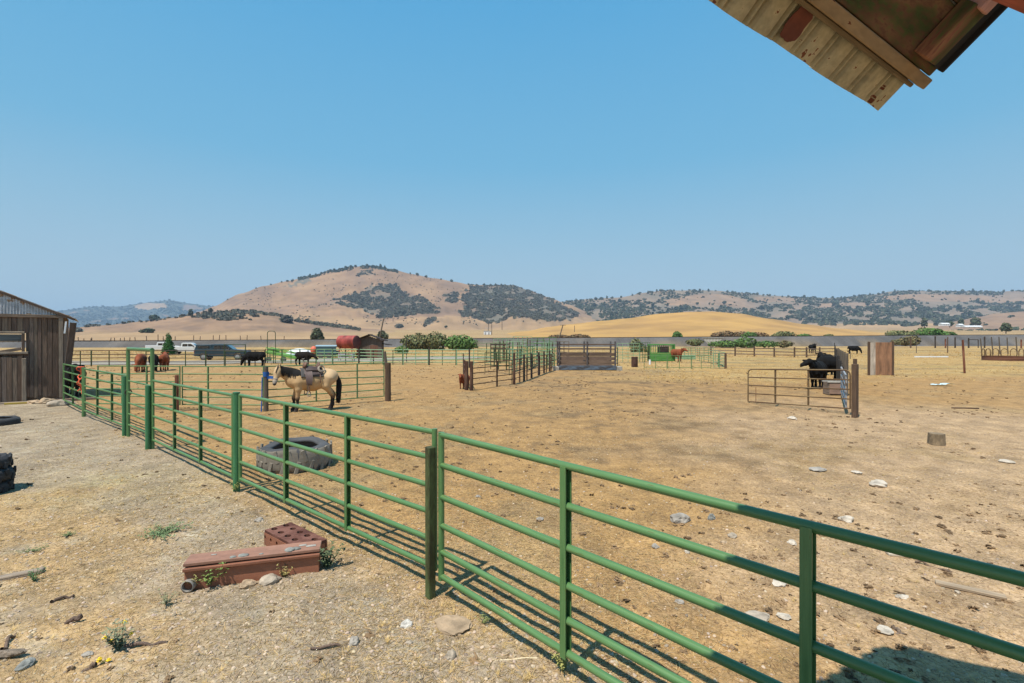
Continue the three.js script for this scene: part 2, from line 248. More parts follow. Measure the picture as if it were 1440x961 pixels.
const farHill = hill({ sky: [[-40, 446], [40, 443], [90, 436], [130, 431], [165, 431], [200, 426], [240, 422], [270, 427], [300, 431], [345, 441], [400, 450]], base: 474, D0: 5200, D1: 7600, rough: 5, col: (x, y, t) => { const c = inPoly([[188, 430], [205, 426], [232, 427], [236, 433], [205, 436], [190, 434]], x, y) ? DRY3 : (fbm(x * .05, y * .2, 3) > .42 ? DRY2 : [.05, .06, .04]); return c; } });
const bigHill = hill({ sky: [[232, 458], [255, 447], [280, 438], [300, 431], [340, 412], [370, 402], [400, 396], [440, 387], [470, 379], [500, 374], [530, 374], [550, 378], [580, 385], [610, 391], [640, 396], [660, 400], [690, 401], [720, 401], [745, 408], [770, 418], [800, 428], [830, 440], [870, 456]], base: 475, D0: 1150, D1: 2600, rough: 9, col: (x, y, t) => { const n = fbm(x * .03, y * .09, 4); const b = inBig(x + 6 * vn(x * .2, y * .3), y + 3 * vn(x * .3 + 9, y * .3)); return b ? mixc(BRUSHG, DRY2, clamp(n + .3)) : mixc(mixc(DRY, DRY2, clamp(n * 1.6 + .2)), DRY3, y > 448 ? .6 : clamp(-n) * .6); } });
const clearing = [[[930, 422], [985, 413], [1030, 416], [1062, 425], [1060, 431], [1000, 429], [940, 428]], [[1060, 417], [1120, 419], [1118, 424], [1066, 423]], [[1240, 418], [1300, 414], [1440, 416], [1600, 414], [1600, 424], [1440, 425], [1300, 424], [1245, 424]], [[1150, 426], [1230, 428], [1228, 434], [1150, 433]]];
const rightHill = hill({ sky: [[735, 434], [790, 424], [830, 420], [870, 418], [910, 411], [935, 408], [1000, 408], [1040, 411], [1080, 415], [1140, 418], [1180, 419], [1220, 415], [1260, 410], [1300, 409], [1350, 409], [1400, 410], [1440, 408], [1520, 404], [1620, 398], [1740, 402]], base: 474, D0: 1500, D1: 3300, rough: 6, col: (x, y, t) => { const n = fbm(x * .04 + 4, y * .12, 4); return y > 456 ? DRY3 : mixc([.23, .155, .10], clearing.some(p => inPoly(p, x, y)) ? DRY : [.15, .12, .08], clamp(.5 + n)); } });
const sideHill = hill({ sky: [[1315, 461], [1345, 452], [1375, 446], [1400, 441], [1440, 438], [1500, 434], [1600, 428], [1740, 425]], base: 470, D0: 1100, D1: 1900, rough: 3, col: (x, y) => mixc(DRY, DRY2, clamp(fbm(x * .03, y * .1, 3) + .2)) });
const goldHill = hill({ sky: [[660, 476], [740, 466], [770, 460], [800, 456], [850, 451], [880, 448], [930, 441], [970, 438.5], [1000, 438], [1040, 441], [1080, 448], [1130, 456], [1180, 462], [1240, 468], [1320, 474]], base: 481, D0: 380, D1: 850, rough: 1.6, pow: .9, col: (x, y) => { const n = fbm(x * .02, y * .2, 4); return mixc([.40, .225, .06], [.32, .175, .052], clamp(n * 1.3 + .25)); } });
const lowHill = hill({ sky: [[20, 466], [60, 463], [100, 461], [150, 457], [200, 452], [240, 447], [280, 441], [310, 438], [350, 438], [380, 441], [405, 446], [430, 452], [470, 457], [520, 463], [600, 470]], base: 479, D0: 420, D1: 1050, rough: 3, col: (x, y) => { const n = fbm(x * .04, y * .2, 4); return mixc(mixc(DRY, [.20, .12, .07], clamp(n * 1.5 + .35)), DRY3, sstep(463, 470, y)); } });

// ---------------------------------------------------------------- foliage
function crownGeo(n, size, blobs, sd, flat = .5) { // leaf clumps spread through overlapping ellipsoids [x,y,z,rx,ry,rz]
  srand(sd); const P = [], Nn = [], I = [], Cc = []; let tot = 0; const vol = blobs.map(b => { tot += b[3] * b[4] * b[5]; return tot; });
  for (let k = 0; k < n; k++) {
    const u = R() * tot, b = blobs[vol.findIndex(v => v >= u)]; let x, y, z, d; do { x = rr(-1, 1); y = rr(-1, 1); z = rr(-1, 1); d = x * x + y * y + z * z; } while (d > 1); const q = Math.pow(d, -.22); x *= q; y *= q; z *= q;
    const wob = 1 + .22 * vn3(x * 2.2 + sd, y * 2.2, z * 2.2); const c = V(b[0] + x * b[3] * wob, b[1] + y * b[4] * wob, b[2] + z * b[5] * wob); const s = size * rr(.55, 1.35);
    const nrm = V(x + rr(-.8, .8), y + rr(-.5, .9), z + rr(-.8, .8)).normalize(), t1 = V(rr(-1, 1), rr(-1, 1) * flat, rr(-1, 1)).cross(nrm).normalize(), t2 = V().crossVectors(nrm, t1);
    const tone = rr(.6, 1.5), warm = rr(.85, 1.3), o = P.length / 3; for (const [a, e] of [[-.5, -.2], [0, -.55], [.5, -.1], [.3, .5], [-.35, .45]]) { const w = c.clone().addScaledVector(t1, a * s).addScaledVector(t2, e * s).addScaledVector(nrm, -(a * a + e * e) * s * .35); P.push(w.x, w.y, w.z); Cc.push(tone * warm, tone, tone * rr(.8, 1)); }
    I.push(o, o + 1, o + 2, o, o + 2, o + 3, o, o + 3, o + 4);
  }
  const g = new THREE.BufferGeometry(); g.setAttribute('position', new THREE.Float32BufferAttribute(P, 3)); g.setAttribute('color', new THREE.Float32BufferAttribute(Cc, 3)); g.setIndex(I); g.computeVertexNormals(); return g;
}
function trunkGeo(h, r, limbs, sd) { srand(sd); const gs = [xf(new THREE.CylinderGeometry(r * .5, r, h, 7), [0, h / 2, 0])]; for (let k = 0; k < limbs; k++) { const a = R() * 6.28, l = h * rr(.4, .7), t = rr(.4, .9); const g = new THREE.CylinderGeometry(r * .15, r * .4, l, 5); g.translate(0, l / 2, 0); gs.push(xf(g, [0, h * t, 0], [Math.cos(a) * rr(.5, 1), 0, Math.sin(a) * rr(.5, 1)])); } return merged(gs); }
const leafMat = (r, g, b) => new THREE.MeshStandardMaterial({ color: lin(r, g, b), roughness: .95, side: THREE.DoubleSide });
const crownMat = (r, g, b) => { const m = leafMat(r, g, b); m.vertexColors = true; return m; };
const LM = { oak: crownMat(.060, .078, .045), oak2: crownMat(.075, .088, .055), juniper: crownMat(.052, .072, .048), brush: crownMat(.12, .122, .10), green: crownMat(.08, .15, .042), lime: crownMat(.075, .155, .04), bush: crownMat(.125, .14, .065), brown: crownMat(.15, .105, .06), cypress: crownMat(.03, .105, .025), olive: crownMat(.13, .12, .06) };
const bark = std(.12, .09, .065, 1);
// unit trees (1 m tall) for the far slopes
const farCrown = [crownGeo(150, .24, [[0, .62, 0, .34, .36, .34], [.12, .5, .05, .26, .26, .26], [-.15, .48, .02, .24, .22, .24]], 31), crownGeo(150, .22, [[0, .66, 0, .24, .36, .24], [.06, .42, .05, .28, .24, .28]], 32), crownGeo(150, .24, [[0, .55, 0, .42, .3, .4], [.2, .62, 0, .24, .25, .24]], 33)];
const farTrunk = trunkGeo(.45, .045, 3, 5);
function farTree(p, h, kind, mat, label, group, name = 'hill_tree') { const t = thing(name, label, 'tree', p, R() * 6.28, group); const c = part('crown', farCrown[kind], mat, t); c.scale.set(h, h, h); const k = part('trunk', farTrunk, bark, t); k.scale.set(h, h, h); return t; }
const bushGeo = crownGeo(26, .75, [[0, .32, 0, .5, .38, .5], [.25, .25, .1, .3, .26, .3]], 41);
function scatterHill(name, label, s, n, x0, x1, ok, size, mat, cat = 'brush') {
  srand(n + x0 | 0); const pts = []; let guard = 0; while (pts.length < n && guard++ < n * 60) { const x = rr(x0, x1), t = rr(.02, .995), y = s.yAt(x, t); if (ok(x, y, t)) pts.push([x, t]); }
  stuff(name, bushGeo, mat, pts.length, label, cat, (q, c, i) => { const p = s.surf(pts[i][0], pts[i][1]); const h = size * rr(.5, 1.3); q.position.copy(p); q.position.y -= h * .1; q.rotation.y = R() * 6.28; q.scale.set(h, h * rr(.8, 1.3), h); const k = rr(.7, 1.3); c.setRGB(k, k * rr(.95, 1.05), k * rr(.9, 1.05)); });
}
scatterHill('hill_brush', 'dark grey green brush patches on the tall tan hill', bigHill, 9500, 460, 815, (x, y, t) => inBig(x + 6 * vn(x * .2, y * .3), y + 3 * vn(x * .3 + 9, y * .3)) && fbm(x * .09, y * .3, 3) < .22, 6.2, LM.brush);
scatterHill('crest_brush', 'dark brush strip along the left crest of the tall tan hill', bigHill, 420, 300, 560, (x, y, t) => t > .955 && x > 392 && fbm(x * .06, 2, 3) > -.2, 7, LM.oak);
scatterHill('scattered_shrubs', 'thin scatter of small shrubs over the tall tan hill', bigHill, 850, 280, 760, (x, y, t) => fbm(x * .03 + 2, y * .1, 3) + .5 * fbm(x * .15, y * .5, 2) > .05 && y < 458, 3.6, LM.brush);
scatterHill('far_woodland', 'bluish far woodland on the distant left hills', farHill, 2600, -40, 390, (x, y) => !inPoly([[188, 430], [205, 426], [232, 427], [236, 433], [205, 436], [190, 434]], x, y) && fbm(x * .05, y * .2, 3) < .3, 20, LM.oak);
scatterHill('ridge_woodland', 'grey green oak and juniper woodland on the long right hand ridge', rightHill, 12000, 740, 1700, (x, y, t) => y < 459 && (clearing.some(p => inPoly(p, x + 5 * vn(x * .2, y), y)) ? R() < .05 : fbm(x * .05 + 1, y * .16, 4) + (y > 432 ? .12 : -.06) > -.05), 8.8, LM.oak2);
scatterHill('low_hill_brush', 'grey brush strung along the low left hill crest', lowHill, 700, 120, 520, (x, y, t) => (x > 270 && x < 410 && y < 451 && t > .62 + .5 * fbm(x * .035, 1, 3) + .18 * R() && fbm(x * .08, y * .3, 3) > -.12) || (Math.abs(y - (452 + (x - 420) * .14)) < 1.6 && x > 415 && x < 505) || (t > .93 && x < 300 && R() < .25), 5, LM.brush);
scatterHill('side_hill_brush', 'dark tree belt below the pale side slope', sideHill, 260, 1320, 1700, (x, y, t) => t < .22 || (fbm(x * .05, y * .2, 3) > .3), 8, LM.oak);
srand(77);
for (const [x, h] of [[396, 9], [404, 12], [412, 10], [420, 13], [428, 12], [436, 14], [444, 12], [452, 13], [461, 11], [470, 14], [477, 12], [486, 16], [494, 17], [500, 15], [516, 18], [524, 14], [535, 20], [541, 16], [577, 11], [587, 16], [599, 14], [620, 9], [635, 16], [659, 11], [681, 13], [690, 11], [697, 14], [705, 12], [320, 8], [360, 8], [381, 9]])
  farTree(bigHill.surf(x, .985).add(V(0, -h * .22, 0)), h * 1.15, (x | 0) % 3, (x | 0) % 2 ? LM.oak : LM.juniper, 'small dark tree on the skyline of the tall tan hill', 'skyline trees of the tall hill');
for (let k = 0; k < 60; k++) { const x = 800 + k * 12.4 + rr(-5, 5); farTree(rightHill.surf(x, rr(.965, .99)).add(V(0, -4, 0)), rr(13, 24), k % 3, k % 2 ? LM.oak2 : LM.juniper, 'grey green tree on the skyline of the long right hand ridge', 'skyline trees of the long ridge'); }
for (let k = 0; k < 80; k++) { const x = rr(815, 1600), y = rr(424, 455); farTree(rightHill.surf(x, rightHill.tAt(x, y)), rr(16, 30), k % 3, k % 2 ? LM.oak2 : LM.oak, 'rounded oak among the woodland on the long right hand ridge', 'oaks on the long ridge', 'oak_tree'); }
const lt = (x, yTop, yBase, D, kind, mat, label, name = 'field_tree') => { const p = AtZ(x, D); const b = EYE + (HZ - yBase) / F * D; p.y = b; return farTree(p, (yBase - yTop) / F * D, kind, mat, label, undefined, name); };
function onHill(s, x, y) { return s.surf(x, s.tAt(x, y)); }
function hillTree(s, x, yTop, yBase, kind, mat, label, wide = 1) { const p = onHill(s, x, yBase), h = (yBase - yTop + .8) / F * -p.z; if (wide > 1.15) p.y -= h * .3; const t = farTree(p, h, kind, mat, label); t.scale.set(wide, 1, wide); return t; }
hillTree(lowHill, 217, 438, 450.5, 2, LM.juniper, 'dark rounded juniper alone on the low left hill crest', 1.2);
hillTree(lowHill, 207, 460, 470, 2, LM.oak, 'wide dark shrub clump on the slope under the lone juniper', 1.9);
hillTree(lowHill, 110, 457, 467, 2, LM.brush, 'pale grey shrub on the slope beyond the barn corner', 1.2);
hillTree(lowHill, 268, 436, 445, 1, LM.juniper, 'small upright juniper left of the brushy low crest', 1.1);
hillTree(lowHill, 296, 434, 441, 0, LM.juniper, 'tiny upright juniper where the low crest meets the tall hill');
hillTree(lowHill, 404, 438, 454, 0, LM.brush, 'tall pale grey shrub at the end of the brushy low crest', 1.2);
hillTree(bigHill, 561, 451, 460, 2, LM.brush, 'pale lone shrub at the foot of the tall tan hill', 1.4);
hillTree(bigHill, 627, 459, 463, 2, LM.oak, 'tiny round shrub on the tan slope below the brush patch');

// ---------------------------------------------------------------- shrubs and trees of the plain
function bush(name, label, px, py, D, blobs, mat, n, size, sd, cat = 'bush') { const p = AtZ(px, D); if (py) p.y = EYE + (HZ - py) / F * D; const t = thing(name, label, cat, p); part('foliage', crownGeo(n, size, blobs, sd), mat, t); part('stem', trunkGeo(blobs[0][4] * .8, .08, 5, sd), bark, t); return t; }
bush('large_shrub', 'large olive green shrub behind the pale green fence', 612, 491, 120, [[-4, 1.6, 0, 4.2, 2.2, 2.6], [0, 1.8, .5, 3.5, 2.3, 2.6]], LM.bush, 2600, .42, 51);
bush('large_shrub', 'bright green shrub joined to the large olive shrub', 648, 491, 118, [[-.5, 1.4, 0, 3.6, 1.9, 2.4], [1.6, 1.2, 0, 2.4, 1.4, 2]], LM.green, 2000, .4, 52);
bush('bank_shrub', 'brown dry thicket on top of the bank above the board fence', 1018, 475.5, 215, [[0, 1.1, 0, 5.5, 1.8, 2], [7, 1, 0, 6.5, 1.6, 2], [14, .9, 0, 5, 1.5, 2]], LM.brown, 2600, .6, 53);
bush('bank_shrub', 'green shrub within the brown thicket on the bank', 1054, 475.5, 212, [[0, 1, 0, 3, 1.6, 2], [-2, .7, 0, 2, 1, 2]], LM.green, 800, .55, 54);
bush('bank_shrub', 'dark green shrub at the end of the brown thicket', 1104, 475.5, 212, [[0, 1, 0, 4.6, 1.9, 2], [-3, .7, 0, 3, 1.2, 2]], LM.bush, 1200, .55, 55);
bush('bank_shrub', 'low green shrub on the bank beside the thicket', 1131, 475, 212, [[0, .5, 0, 2.8, 1.1, 2]], LM.green, 600, .5, 56);
bush('bank_shrub', 'low round green shrub alone on the bank', 1166, 475, 212, [[0, .5, 0, 2.2, 1.0, 2]], LM.bush, 500, .5, 57);
bush('bank_shrub', 'small green tree above the squeeze chute on the bank', 952, 475.5, 212, [[0, 1.2, 0, 1.9, 1.6, 1.6], [1.2, .8, 0, 1.2, 1, 1]], LM.lime, 700, .5, 58);
bush('bank_shrub', 'brown dry thicket on the bank behind the leaning pole', 800, 476.5, 205, [[-4, .6, 0, 4.5, 1.1, 2], [4, .7, 0, 5, 1.1, 2]], LM.brown, 1300, .5, 59);
bush('bank_shrub', 'large bright green thicket on the bank beyond the rusty panel', 1307, 474, 222, [[0, 1.6, 0, 7, 2.6, 3], [6, 1.0, 0, 6, 1.7, 3], [-5, .9, 0, 5, 1.6, 3]], LM.lime, 2600, .6, 60);
bush('bank_shrub', 'olive thicket left of the bright green thicket on the bank', 1262, 474, 222, [[0, 1.1, 0, 5, 1.9, 3], [5, 1, 0, 4, 1.6, 3]], LM.bush, 1500, .6, 61);
bush('lower_shrub', 'dark olive shrub at the foot of the bank beyond the rusty panel', 1280, 485, 165, [[0, 1.2, 0, 3.8, 1.7, 2], [-3.5, .8, 0, 2.5, 1.1, 2]], LM.olive, 1300, .45, 62);
bush('lower_shrub', 'green shrub at the foot of the bank behind the board fence', 1048, 487, 150, [[0, 1, 0, 3.2, 1.8, 2], [-6, .6, 0, 5, 1.1, 2], [6, .6, 0, 4, 1, 2]], LM.green, 1800, .45, 63);
bush('lower_shrub', 'small dull green shrub at the bank foot beside the culvert', 977, 485, 160, [[0, .7, 0, 2.8, 1.1, 2]], LM.bush, 500, .45, 64);
bush('lower_shrub', 'low dull shrub at the bank foot behind the black bull', 1103, 487, 150, [[0, .6, 0, 2.5, 1.0, 2]], LM.olive, 500, .45, 65);
bush('pen_shrub', 'leafy green bush behind the tall pale pen panel', 895, 497, 100, [[0, 1.2, 0, 1.3, 1.8, 1.2], [1, .8, 0, 1.4, 1.1, 1]], LM.bush, 800, .3, 66);
bush('pen_shrub', 'dark green bush beside the pale green fence end', 565, 499, 88, [[0, .6, 0, 1.2, 1.0, 1]], LM.green, 500, .26, 67);
bush('weedy_shrub', 'sprawling weeds around the blue flatbed and red tank', 470, 503, 72, [[0, .3, 0, 3, .6, 1.4], [4, .25, 0, 3, .5, 1]], LM.green, 800, .25, 68);
{ // conifer by the parked trucks
  const p = G(237, 500); const t = thing('conifer_tree', 'small bright green conifer beside the parked white pickups', 'tree', p);
  const bl = []; for (let k = 0; k < 9; k++) { const y = .45 + k * .36; bl.push([0, y, 0, .95 * (1 - k / 9.6) + .1, .34, .95 * (1 - k / 9.6) + .1]); }
  part('crown', crownGeo(2600, .17, bl, 71), LM.cypress, t); part('trunk', trunkGeo(2.6, .09, 6, 72), bark, t);
}
bush('field_tree', 'round grey green tree beside the railway bank behind the cow', 446, 480.5, 190, [[0, 2.9, 0, 2.0, 2.4, 2], [-.7, 1.6, 0, 1.9, 1.6, 1.8], [.9, 1.5, 0, 1.7, 1.5, 1.6]], LM.oak2, 1500, .6, 73, 'tree');
bush('field_tree', 'small ragged tree behind the brown shed roof', 537, 479.5, 200, [[0, 2.6, 0, 1.8, 1.5, 1.6], [1.4, 1.8, 0, 1.3, 1.2, 1.3], [-1.2, 1.7, 0, 1.2, 1.1, 1]], LM.oak2, 700, .55, 74, 'tree');
lt(1415, 454, 469.5, 420, 0, LM.oak, 'lone dark tree on the dry field among far cattle');
lt(1352, 449, 461, 1000, 1, LM.oak, 'dark tree pair right of the white farmhouse'); lt(1336, 450, 461, 1000, 2, LM.oak, 'dark round tree left of the white farmhouse'); lt(1372, 446, 461, 1040, 0, LM.oak2, 'broad grey tree behind the long white farm roof'); lt(1300, 448, 461, 1000, 1, LM.oak2, 'upright grey tree at the foot of the ridge woodland');

// ---------------------------------------------------------------- fences
let fenceNo = 0;
const channel = merged([xf(box1, [0, 0, .44], [0, 0, 0], [1, 1, .12]), xf(box1, [0, 0, -.44], [0, 0, 0], [1, 1, .12]), xf(box1, [-.44, 0, 0], [0, 0, 0], [.12, 1, .76])]);
function panel(name, label, a, b, o = {}) {
  const { rails = [1.56, 1.29, 1.02, .75, .49, .22], rr: rad = .026, ups = [0, 1 / 3, 2 / 3, 1], up = .05, mat = M.green, upMat = mat, dy0 = 0, dy1 = 0, group, cat = 'fence', foot = 0, roundUp = false } = o;
  const mid = a.clone().add(b).multiplyScalar(.5); mid.y = gy(mid.x, mid.z); const d = V(b.x - a.x, 0, b.z - a.z), L = d.length(); const t = thing(name, label, cat, mid, heading(d.x, d.z), group); fenceNo++;
  const ya = gy(a.x, a.z) - mid.y + dy0, yb = gy(b.x, b.z) - mid.y + dy1; srand(fenceNo * 91);
  for (const h of rails) bar('rail', V(-L / 2, ya + h + rr(-.008, .008), 0), V(L / 2, yb + h + rr(-.008, .008), 0), rad, mat, t);
  const top = Math.max(...rails), bot = Math.min(...rails);
  ups.forEach((u) => { const x = (u - .5) * L, y = lerp(ya, yb, u), y0 = foot ? -y : bot - rad, y1 = top + (u === 0 || u === 1 ? rad : -.004); if (roundUp || u === 0 || u === 1) bar('upright', V(x, y + y0, 0), V(x, y + y1, 0), rad * 1.05, upMat, t); else { const m = part('upright', channel, upMat, t); m.position.set(x, y + (y0 + y1) / 2, 0); m.scale.set(up * .8, y1 - y0, up * 1.0); } });
  return t;
}
function postThing(name, label, p, h, r, mat, o = {}) { // a single set post, slightly uneven
  const { lean = [0, 0], square = false, group, cat = 'post', cap } = o; const t = thing(name, label, cat, p, o.turn || 0, group); const g = square ? rbox(r * 2, h + .3, r * 2, .012) : new THREE.CylinderGeometry(r * .93, r, h + .3, 14, 6); g.translate(0, h / 2 - .15, 0);
  if (!square) { const P = g.attributes.position; for (let i = 0; i < P.count; i++) { const y = P.getY(i), k = 1 + .05 * vn(y * 4 + p.x, Math.atan2(P.getX(i), P.getZ(i)) * 1.0 + p.z); P.setX(i, P.getX(i) * k); P.setZ(i, P.getZ(i) * k); } g.computeVertexNormals(); }
  const m = part('shaft', g, mat, t); m.rotation.set(lean[1], 0, lean[0]); if (cap) { const c = part('cap', new THREE.CylinderGeometry(r * 1.02, r * 1.02, .02, 14), mat, t); c.position.y = h + .01; } return t;
}
const A0 = V(-.69, 0, -4.85), A1 = V(2.57, 0, -1.31), B0 = V(-4.40, 0, -8.05), B1 = V(-.77, 0, -4.95), C0 = V(-8.14, 0, -11.28), C1 = V(-4.60, 0, -8.2), E0 = V(-13.75, 0, -16.0), E1 = V(-9.98, 0, -12.95), F0 = V(-16.9, 0, -18.75), F1 = V(-14.0, 0, -16.25);
panel('pipe_gate', 'green pipe gate panel partly in roof shade, with rocks beyond it', A0, A1, { rails: [1.585, 1.285, .985, .705, .45, .2], rr: .029, up: .07, group: undefined });
panel('pipe_gate', 'green pipe gate panel beside the rusty steel box', B0, B1, { rails: [1.60, 1.33, 1.055, .78, .52, .245], dy0: -.03, rr: .027, up: .06 });
panel('pipe_gate', 'green pipe gate panel between the walk-through frame and a round green post', C0, C1, { up: .055 });
panel('pipe_gate', 'green pipe gate panel between the walk-through frame and the orange strap', E0, E1, { up: .055 });
panel('pipe_gate', 'short green pipe gate panel against the barn corner', F0, F1, { ups: [0, .5, 1], up: .055 });
postThing('fence_post', 'short square green steel post where two green gate panels meet', V(-.80, gy(-.8, -4.87), -4.87), 1.47, .04, std(.085, .15, .055, .7, { map: rustTex }), { square: true, turn: .7 });
postThing('fence_post', 'round green steel post with tuft of weeds at its foot', V(-4.50, gy(-4.5, -8.12), -8.12), 1.6, .055, M.greenPost, { cap: true });
postThing('fence_post', 'short round green post in front of the tall walk-through frame', V(-8.26, gy(-8.2, -11.4), -11.28), 1.45, .055, M.greenPost);
postThing('fence_post', 'short round green post at the far foot of the walk-through frame', V(-10.07, gy(-10, -12.9), -12.92), 1.55, .055, M.greenPost);
postThing('fence_post', 'round green post under the orange strap', V(-13.88, gy(-13.9, -16.1), -16.12), 1.6, .055, M.green);
{ const a = V(-9.89, 0, -12.82), b = V(-8.20, 0, -11.34), t = thing('walkthrough_frame', 'tall square green pipe frame of a walk-through gate', 'gate', [-9.05, gy(-9, -12), -12.08]); const o = V(-9.05, 0, -12.08); a.sub(o); b.sub(o); const u = V(0, 2.27, 0);
  bar('upright', a, a.clone().add(u), .04, M.green, t, cylHi); bar('upright', b, b.clone().add(u), .04, M.green, t, cylHi); bar('top_bar', a.clone().add(u), b.clone().add(u), .045, M.green, t); for (const h of [1.45, 1.16, .88, .6, .32]) bar('rail', a.clone().setY(h), b.clone().setY(h), .02, M.green, t);
  const ch = part('chain', new THREE.TorusGeometry(.07, .014, 6, 14), M.steelDark, t); ch.position.set(a.x, 1.15, a.z); ch.rotation.y = .7; }
{ const pts = []; for (let k = 0; k <= 12; k++) pts.push(V(.03 * Math.sin(k * 1.7), 1.62 - k * .075, .05 * Math.cos(k * .9))); const g = merged([new THREE.TubeGeometry(new THREE.CatmullRomCurve3(pts), 24, .02, 6), xf(new THREE.TubeGeometry(new THREE.CatmullRomCurve3(pts.map(p => V(p.x * -2 - .06, p.y * .86 + .2, p.z))), 20, .018, 6)), xf(new THREE.TorusGeometry(.075, .018, 6, 14), [0, 1.6, 0], [Math.PI / 2, 0, 0])]); single('orange_strap', g, M.orange, 'orange strap hanging over the short panel by the barn', 'strap', V(-14.06, gy(-14, -16), -16.22)); }
// inner pen fence behind the horse
const H0 = V(-14.9, 0, -17.9), H1 = V(-8.62, 0, -17.25), I1 = V(-5.2, 0, -20.2);
panel('pen_fence', 'green pipe pen fence panel behind the saddled horse', H1, I1, { mat: M.greenOld, rr: .021, ups: [0, .4, .75, 1] });
panel('pen_fence', 'green pipe pen fence panel between the blue-tied post and a brown post', V(-11.6, 0, -17.5), H1, { mat: M.greenOld, rr: .021, ups: [0, .32, 1] });
panel('pen_fence', 'green pipe pen fence panel running behind the walk-through frame', H0, V(-11.7, 0, -17.52), { mat: M.greenOld, rr: .021, ups: [0, .3, .6, 1] });
postThing('wood_post', 'grey wooden post with a blue rag tied near its top', V(-8.56, 0, -17.3), 1.56, .085, M.postGrey);
postThing('wood_post', 'brown wooden post at the end of the pen fence behind the horse', V(-5.06, 0, -20.3), 1.56, .12, M.post);
postThing('wood_post', 'thin brown wooden post in the pen fence near the walk-through frame', V(-11.66, 0, -17.3), 1.27, .065, M.rust);
{ const t = thing('blue_rag', 'blue rag and rope tied round the grey wooden post', 'rag', [-8.56, 0, -17.3]); part('wrap', xf(new THREE.CylinderGeometry(.105, .095, .16, 12, 3), [0, 1.3, 0]), M.blueRag, t); const g = new THREE.PlaneGeometry(.3, .1, 8, 2); const P = g.attributes.position; for (let i = 0; i < P.count; i++) P.setXYZ(i, P.getX(i) + .22, P.getY(i) + 1.2 - .1 * Math.abs(P.getX(i)), .05 * Math.sin(P.getX(i) * 20) + .08); g.computeVertexNormals(); part('tail', g, new THREE.MeshStandardMaterial({ color: lin(.02, .10, .34), side: THREE.DoubleSide }), t); bar('rope', V(-.1, 1.2, .06), V(-.1, .55, .08), .02, M.blueRag, t); bar('rope', V(-.1, .55, .08), V(-.11, 0, .1), .022, M.blueRag, t); }

// far left pen row
{ const px = [60, 97, 128, 178, 232, 289, 344]; for (let i = 0; i < px.length - 1; i++) { const a = AtZ(px[i] + .4, 46 + i * .2), b = AtZ(px[i + 1] - .4, 46.2 + i * .2); panel('pen_fence', ['weathered pipe fence panel behind the barn corner', 'weathered pipe fence panel beyond the leaning barn board', 'weathered pipe fence panel left of the red cow with lowered head', 'pipe fence panel behind the three huddled cows', 'pipe fence panel in front of the conifer and white pickup', 'pipe fence panel in front of the dark blue pickup bed'][i], a, b, { rails: [1.48, 1.12, .78, .42], rr: .038, ups: i < 2 ? [0, .5, 1] : [0, .5, 1], up: .07, mat: i < 3 ? M.rustPipe : M.steelDark, upMat: M.greenDark, foot: 1 }); }
  const tall = panel('pen_fence', 'green pipe fence panel in front of the dark pickup cab', AtZ(315, 46.8), AtZ(345, 46.9), { rails: [2.05, 1.4, .8], rr: .035, ups: [0, 1], mat: M.greenDark, foot: 1 }); }
// pens behind the horse
{ const rows = [[345, 372, 48, 'pipe fence panel behind the black cow with lowered head', M.steelDark], [373, 396, 52, 'green pipe fence panel under the tall rounded arch', M.greenOld], [397, 421, 51.5, 'green pipe fence panel before the bright green ramp', M.greenOld], [422, 444, 51, 'green pipe fence panel in front of the white boat hull', M.greenOld], [445, 467, 52, 'pale green pipe fence panel before the blue flatbed', M.greenPale], [468, 504, 51, 'pale green pipe fence panel before the red tank', M.greenPale], [505, 538, 50.5, 'pale green pipe fence panel before the brown shed', M.greenPale], [539, 566, 50, 'pale green pipe fence panel right of the brown shed', M.greenPale], [567, 602, 49.5, 'light green pipe fence panel in front of the dark green bush', M.greenPale], [603, 641, 49, 'light green pipe fence panel in front of the large olive shrub', M.greenPale], [642, 690, 48.5, 'light green pipe fence panel behind the brown calf', M.greenPale]];
  rows.forEach(([x0, x1, z, l, m], i) => panel('pen_fence', l, AtZ(x0, z), AtZ(x1, z - .4), { rails: [1.5, 1.18, .86, .56, .28], rr: i > 3 ? .042 : .036, ups: [0, .5, 1], up: .07, mat: m, upMat: i % 2 ? M.greenDark : m, foot: 1 }));
  for (const [px, z, h, l] of [[603.5, 48.6, 1.75, 'dark square post in the light green pen fence near the olive shrub'], [504.5, 50.4, 1.6, 'dark post in the pen fence in front of the red tank'], [548, 22.5, 2.0, 'thin split stick standing beside the brown pen post'], [525, 51.2, 1.5, 'dark post in the pen fence before the shed door'], [571.5, 54, 2.7, 'tall thin dark post above the light green fence'], [660, 44, 1.7, 'dark post behind the brown calf']]) postThing('pen_post', l, AtZ(px, z), h, h > 2.1 ? .045 : .07, px === 548 ? M.postGrey : M.steelDark, px === 548 ? { lean: [.12, 0] } : {});
  const p = AtZ(381.5, 52.2), t = thing('alley_arch', 'tall rounded green pipe arch above the pens', 'gate', p); const sh = []; for (let k = 0; k <= 10; k++) { const a = Math.PI * k / 10; sh.push(V(-.42 * Math.sign(Math.cos(a)) * Math.pow(Math.abs(Math.cos(a)), .5), 3.1 + .28 * Math.sin(a), 0)); } part('hoop', new THREE.TubeGeometry(new THREE.CatmullRomCurve3(sh), 30, .035, 6), M.greenDark, t); bar('upright', V(-.42, 0, 0), V(-.42, 3.1, 0), .035, M.greenDark, t); bar('upright', V(.42, 0, 0), V(.42, 3.1, 0), .035, M.greenDark, t); for (const h of [1.4, 1.0, .6, .25]) bar('crossbar', V(-.42, h, 0), V(.42, h, 0), .025, M.greenDark, t); }
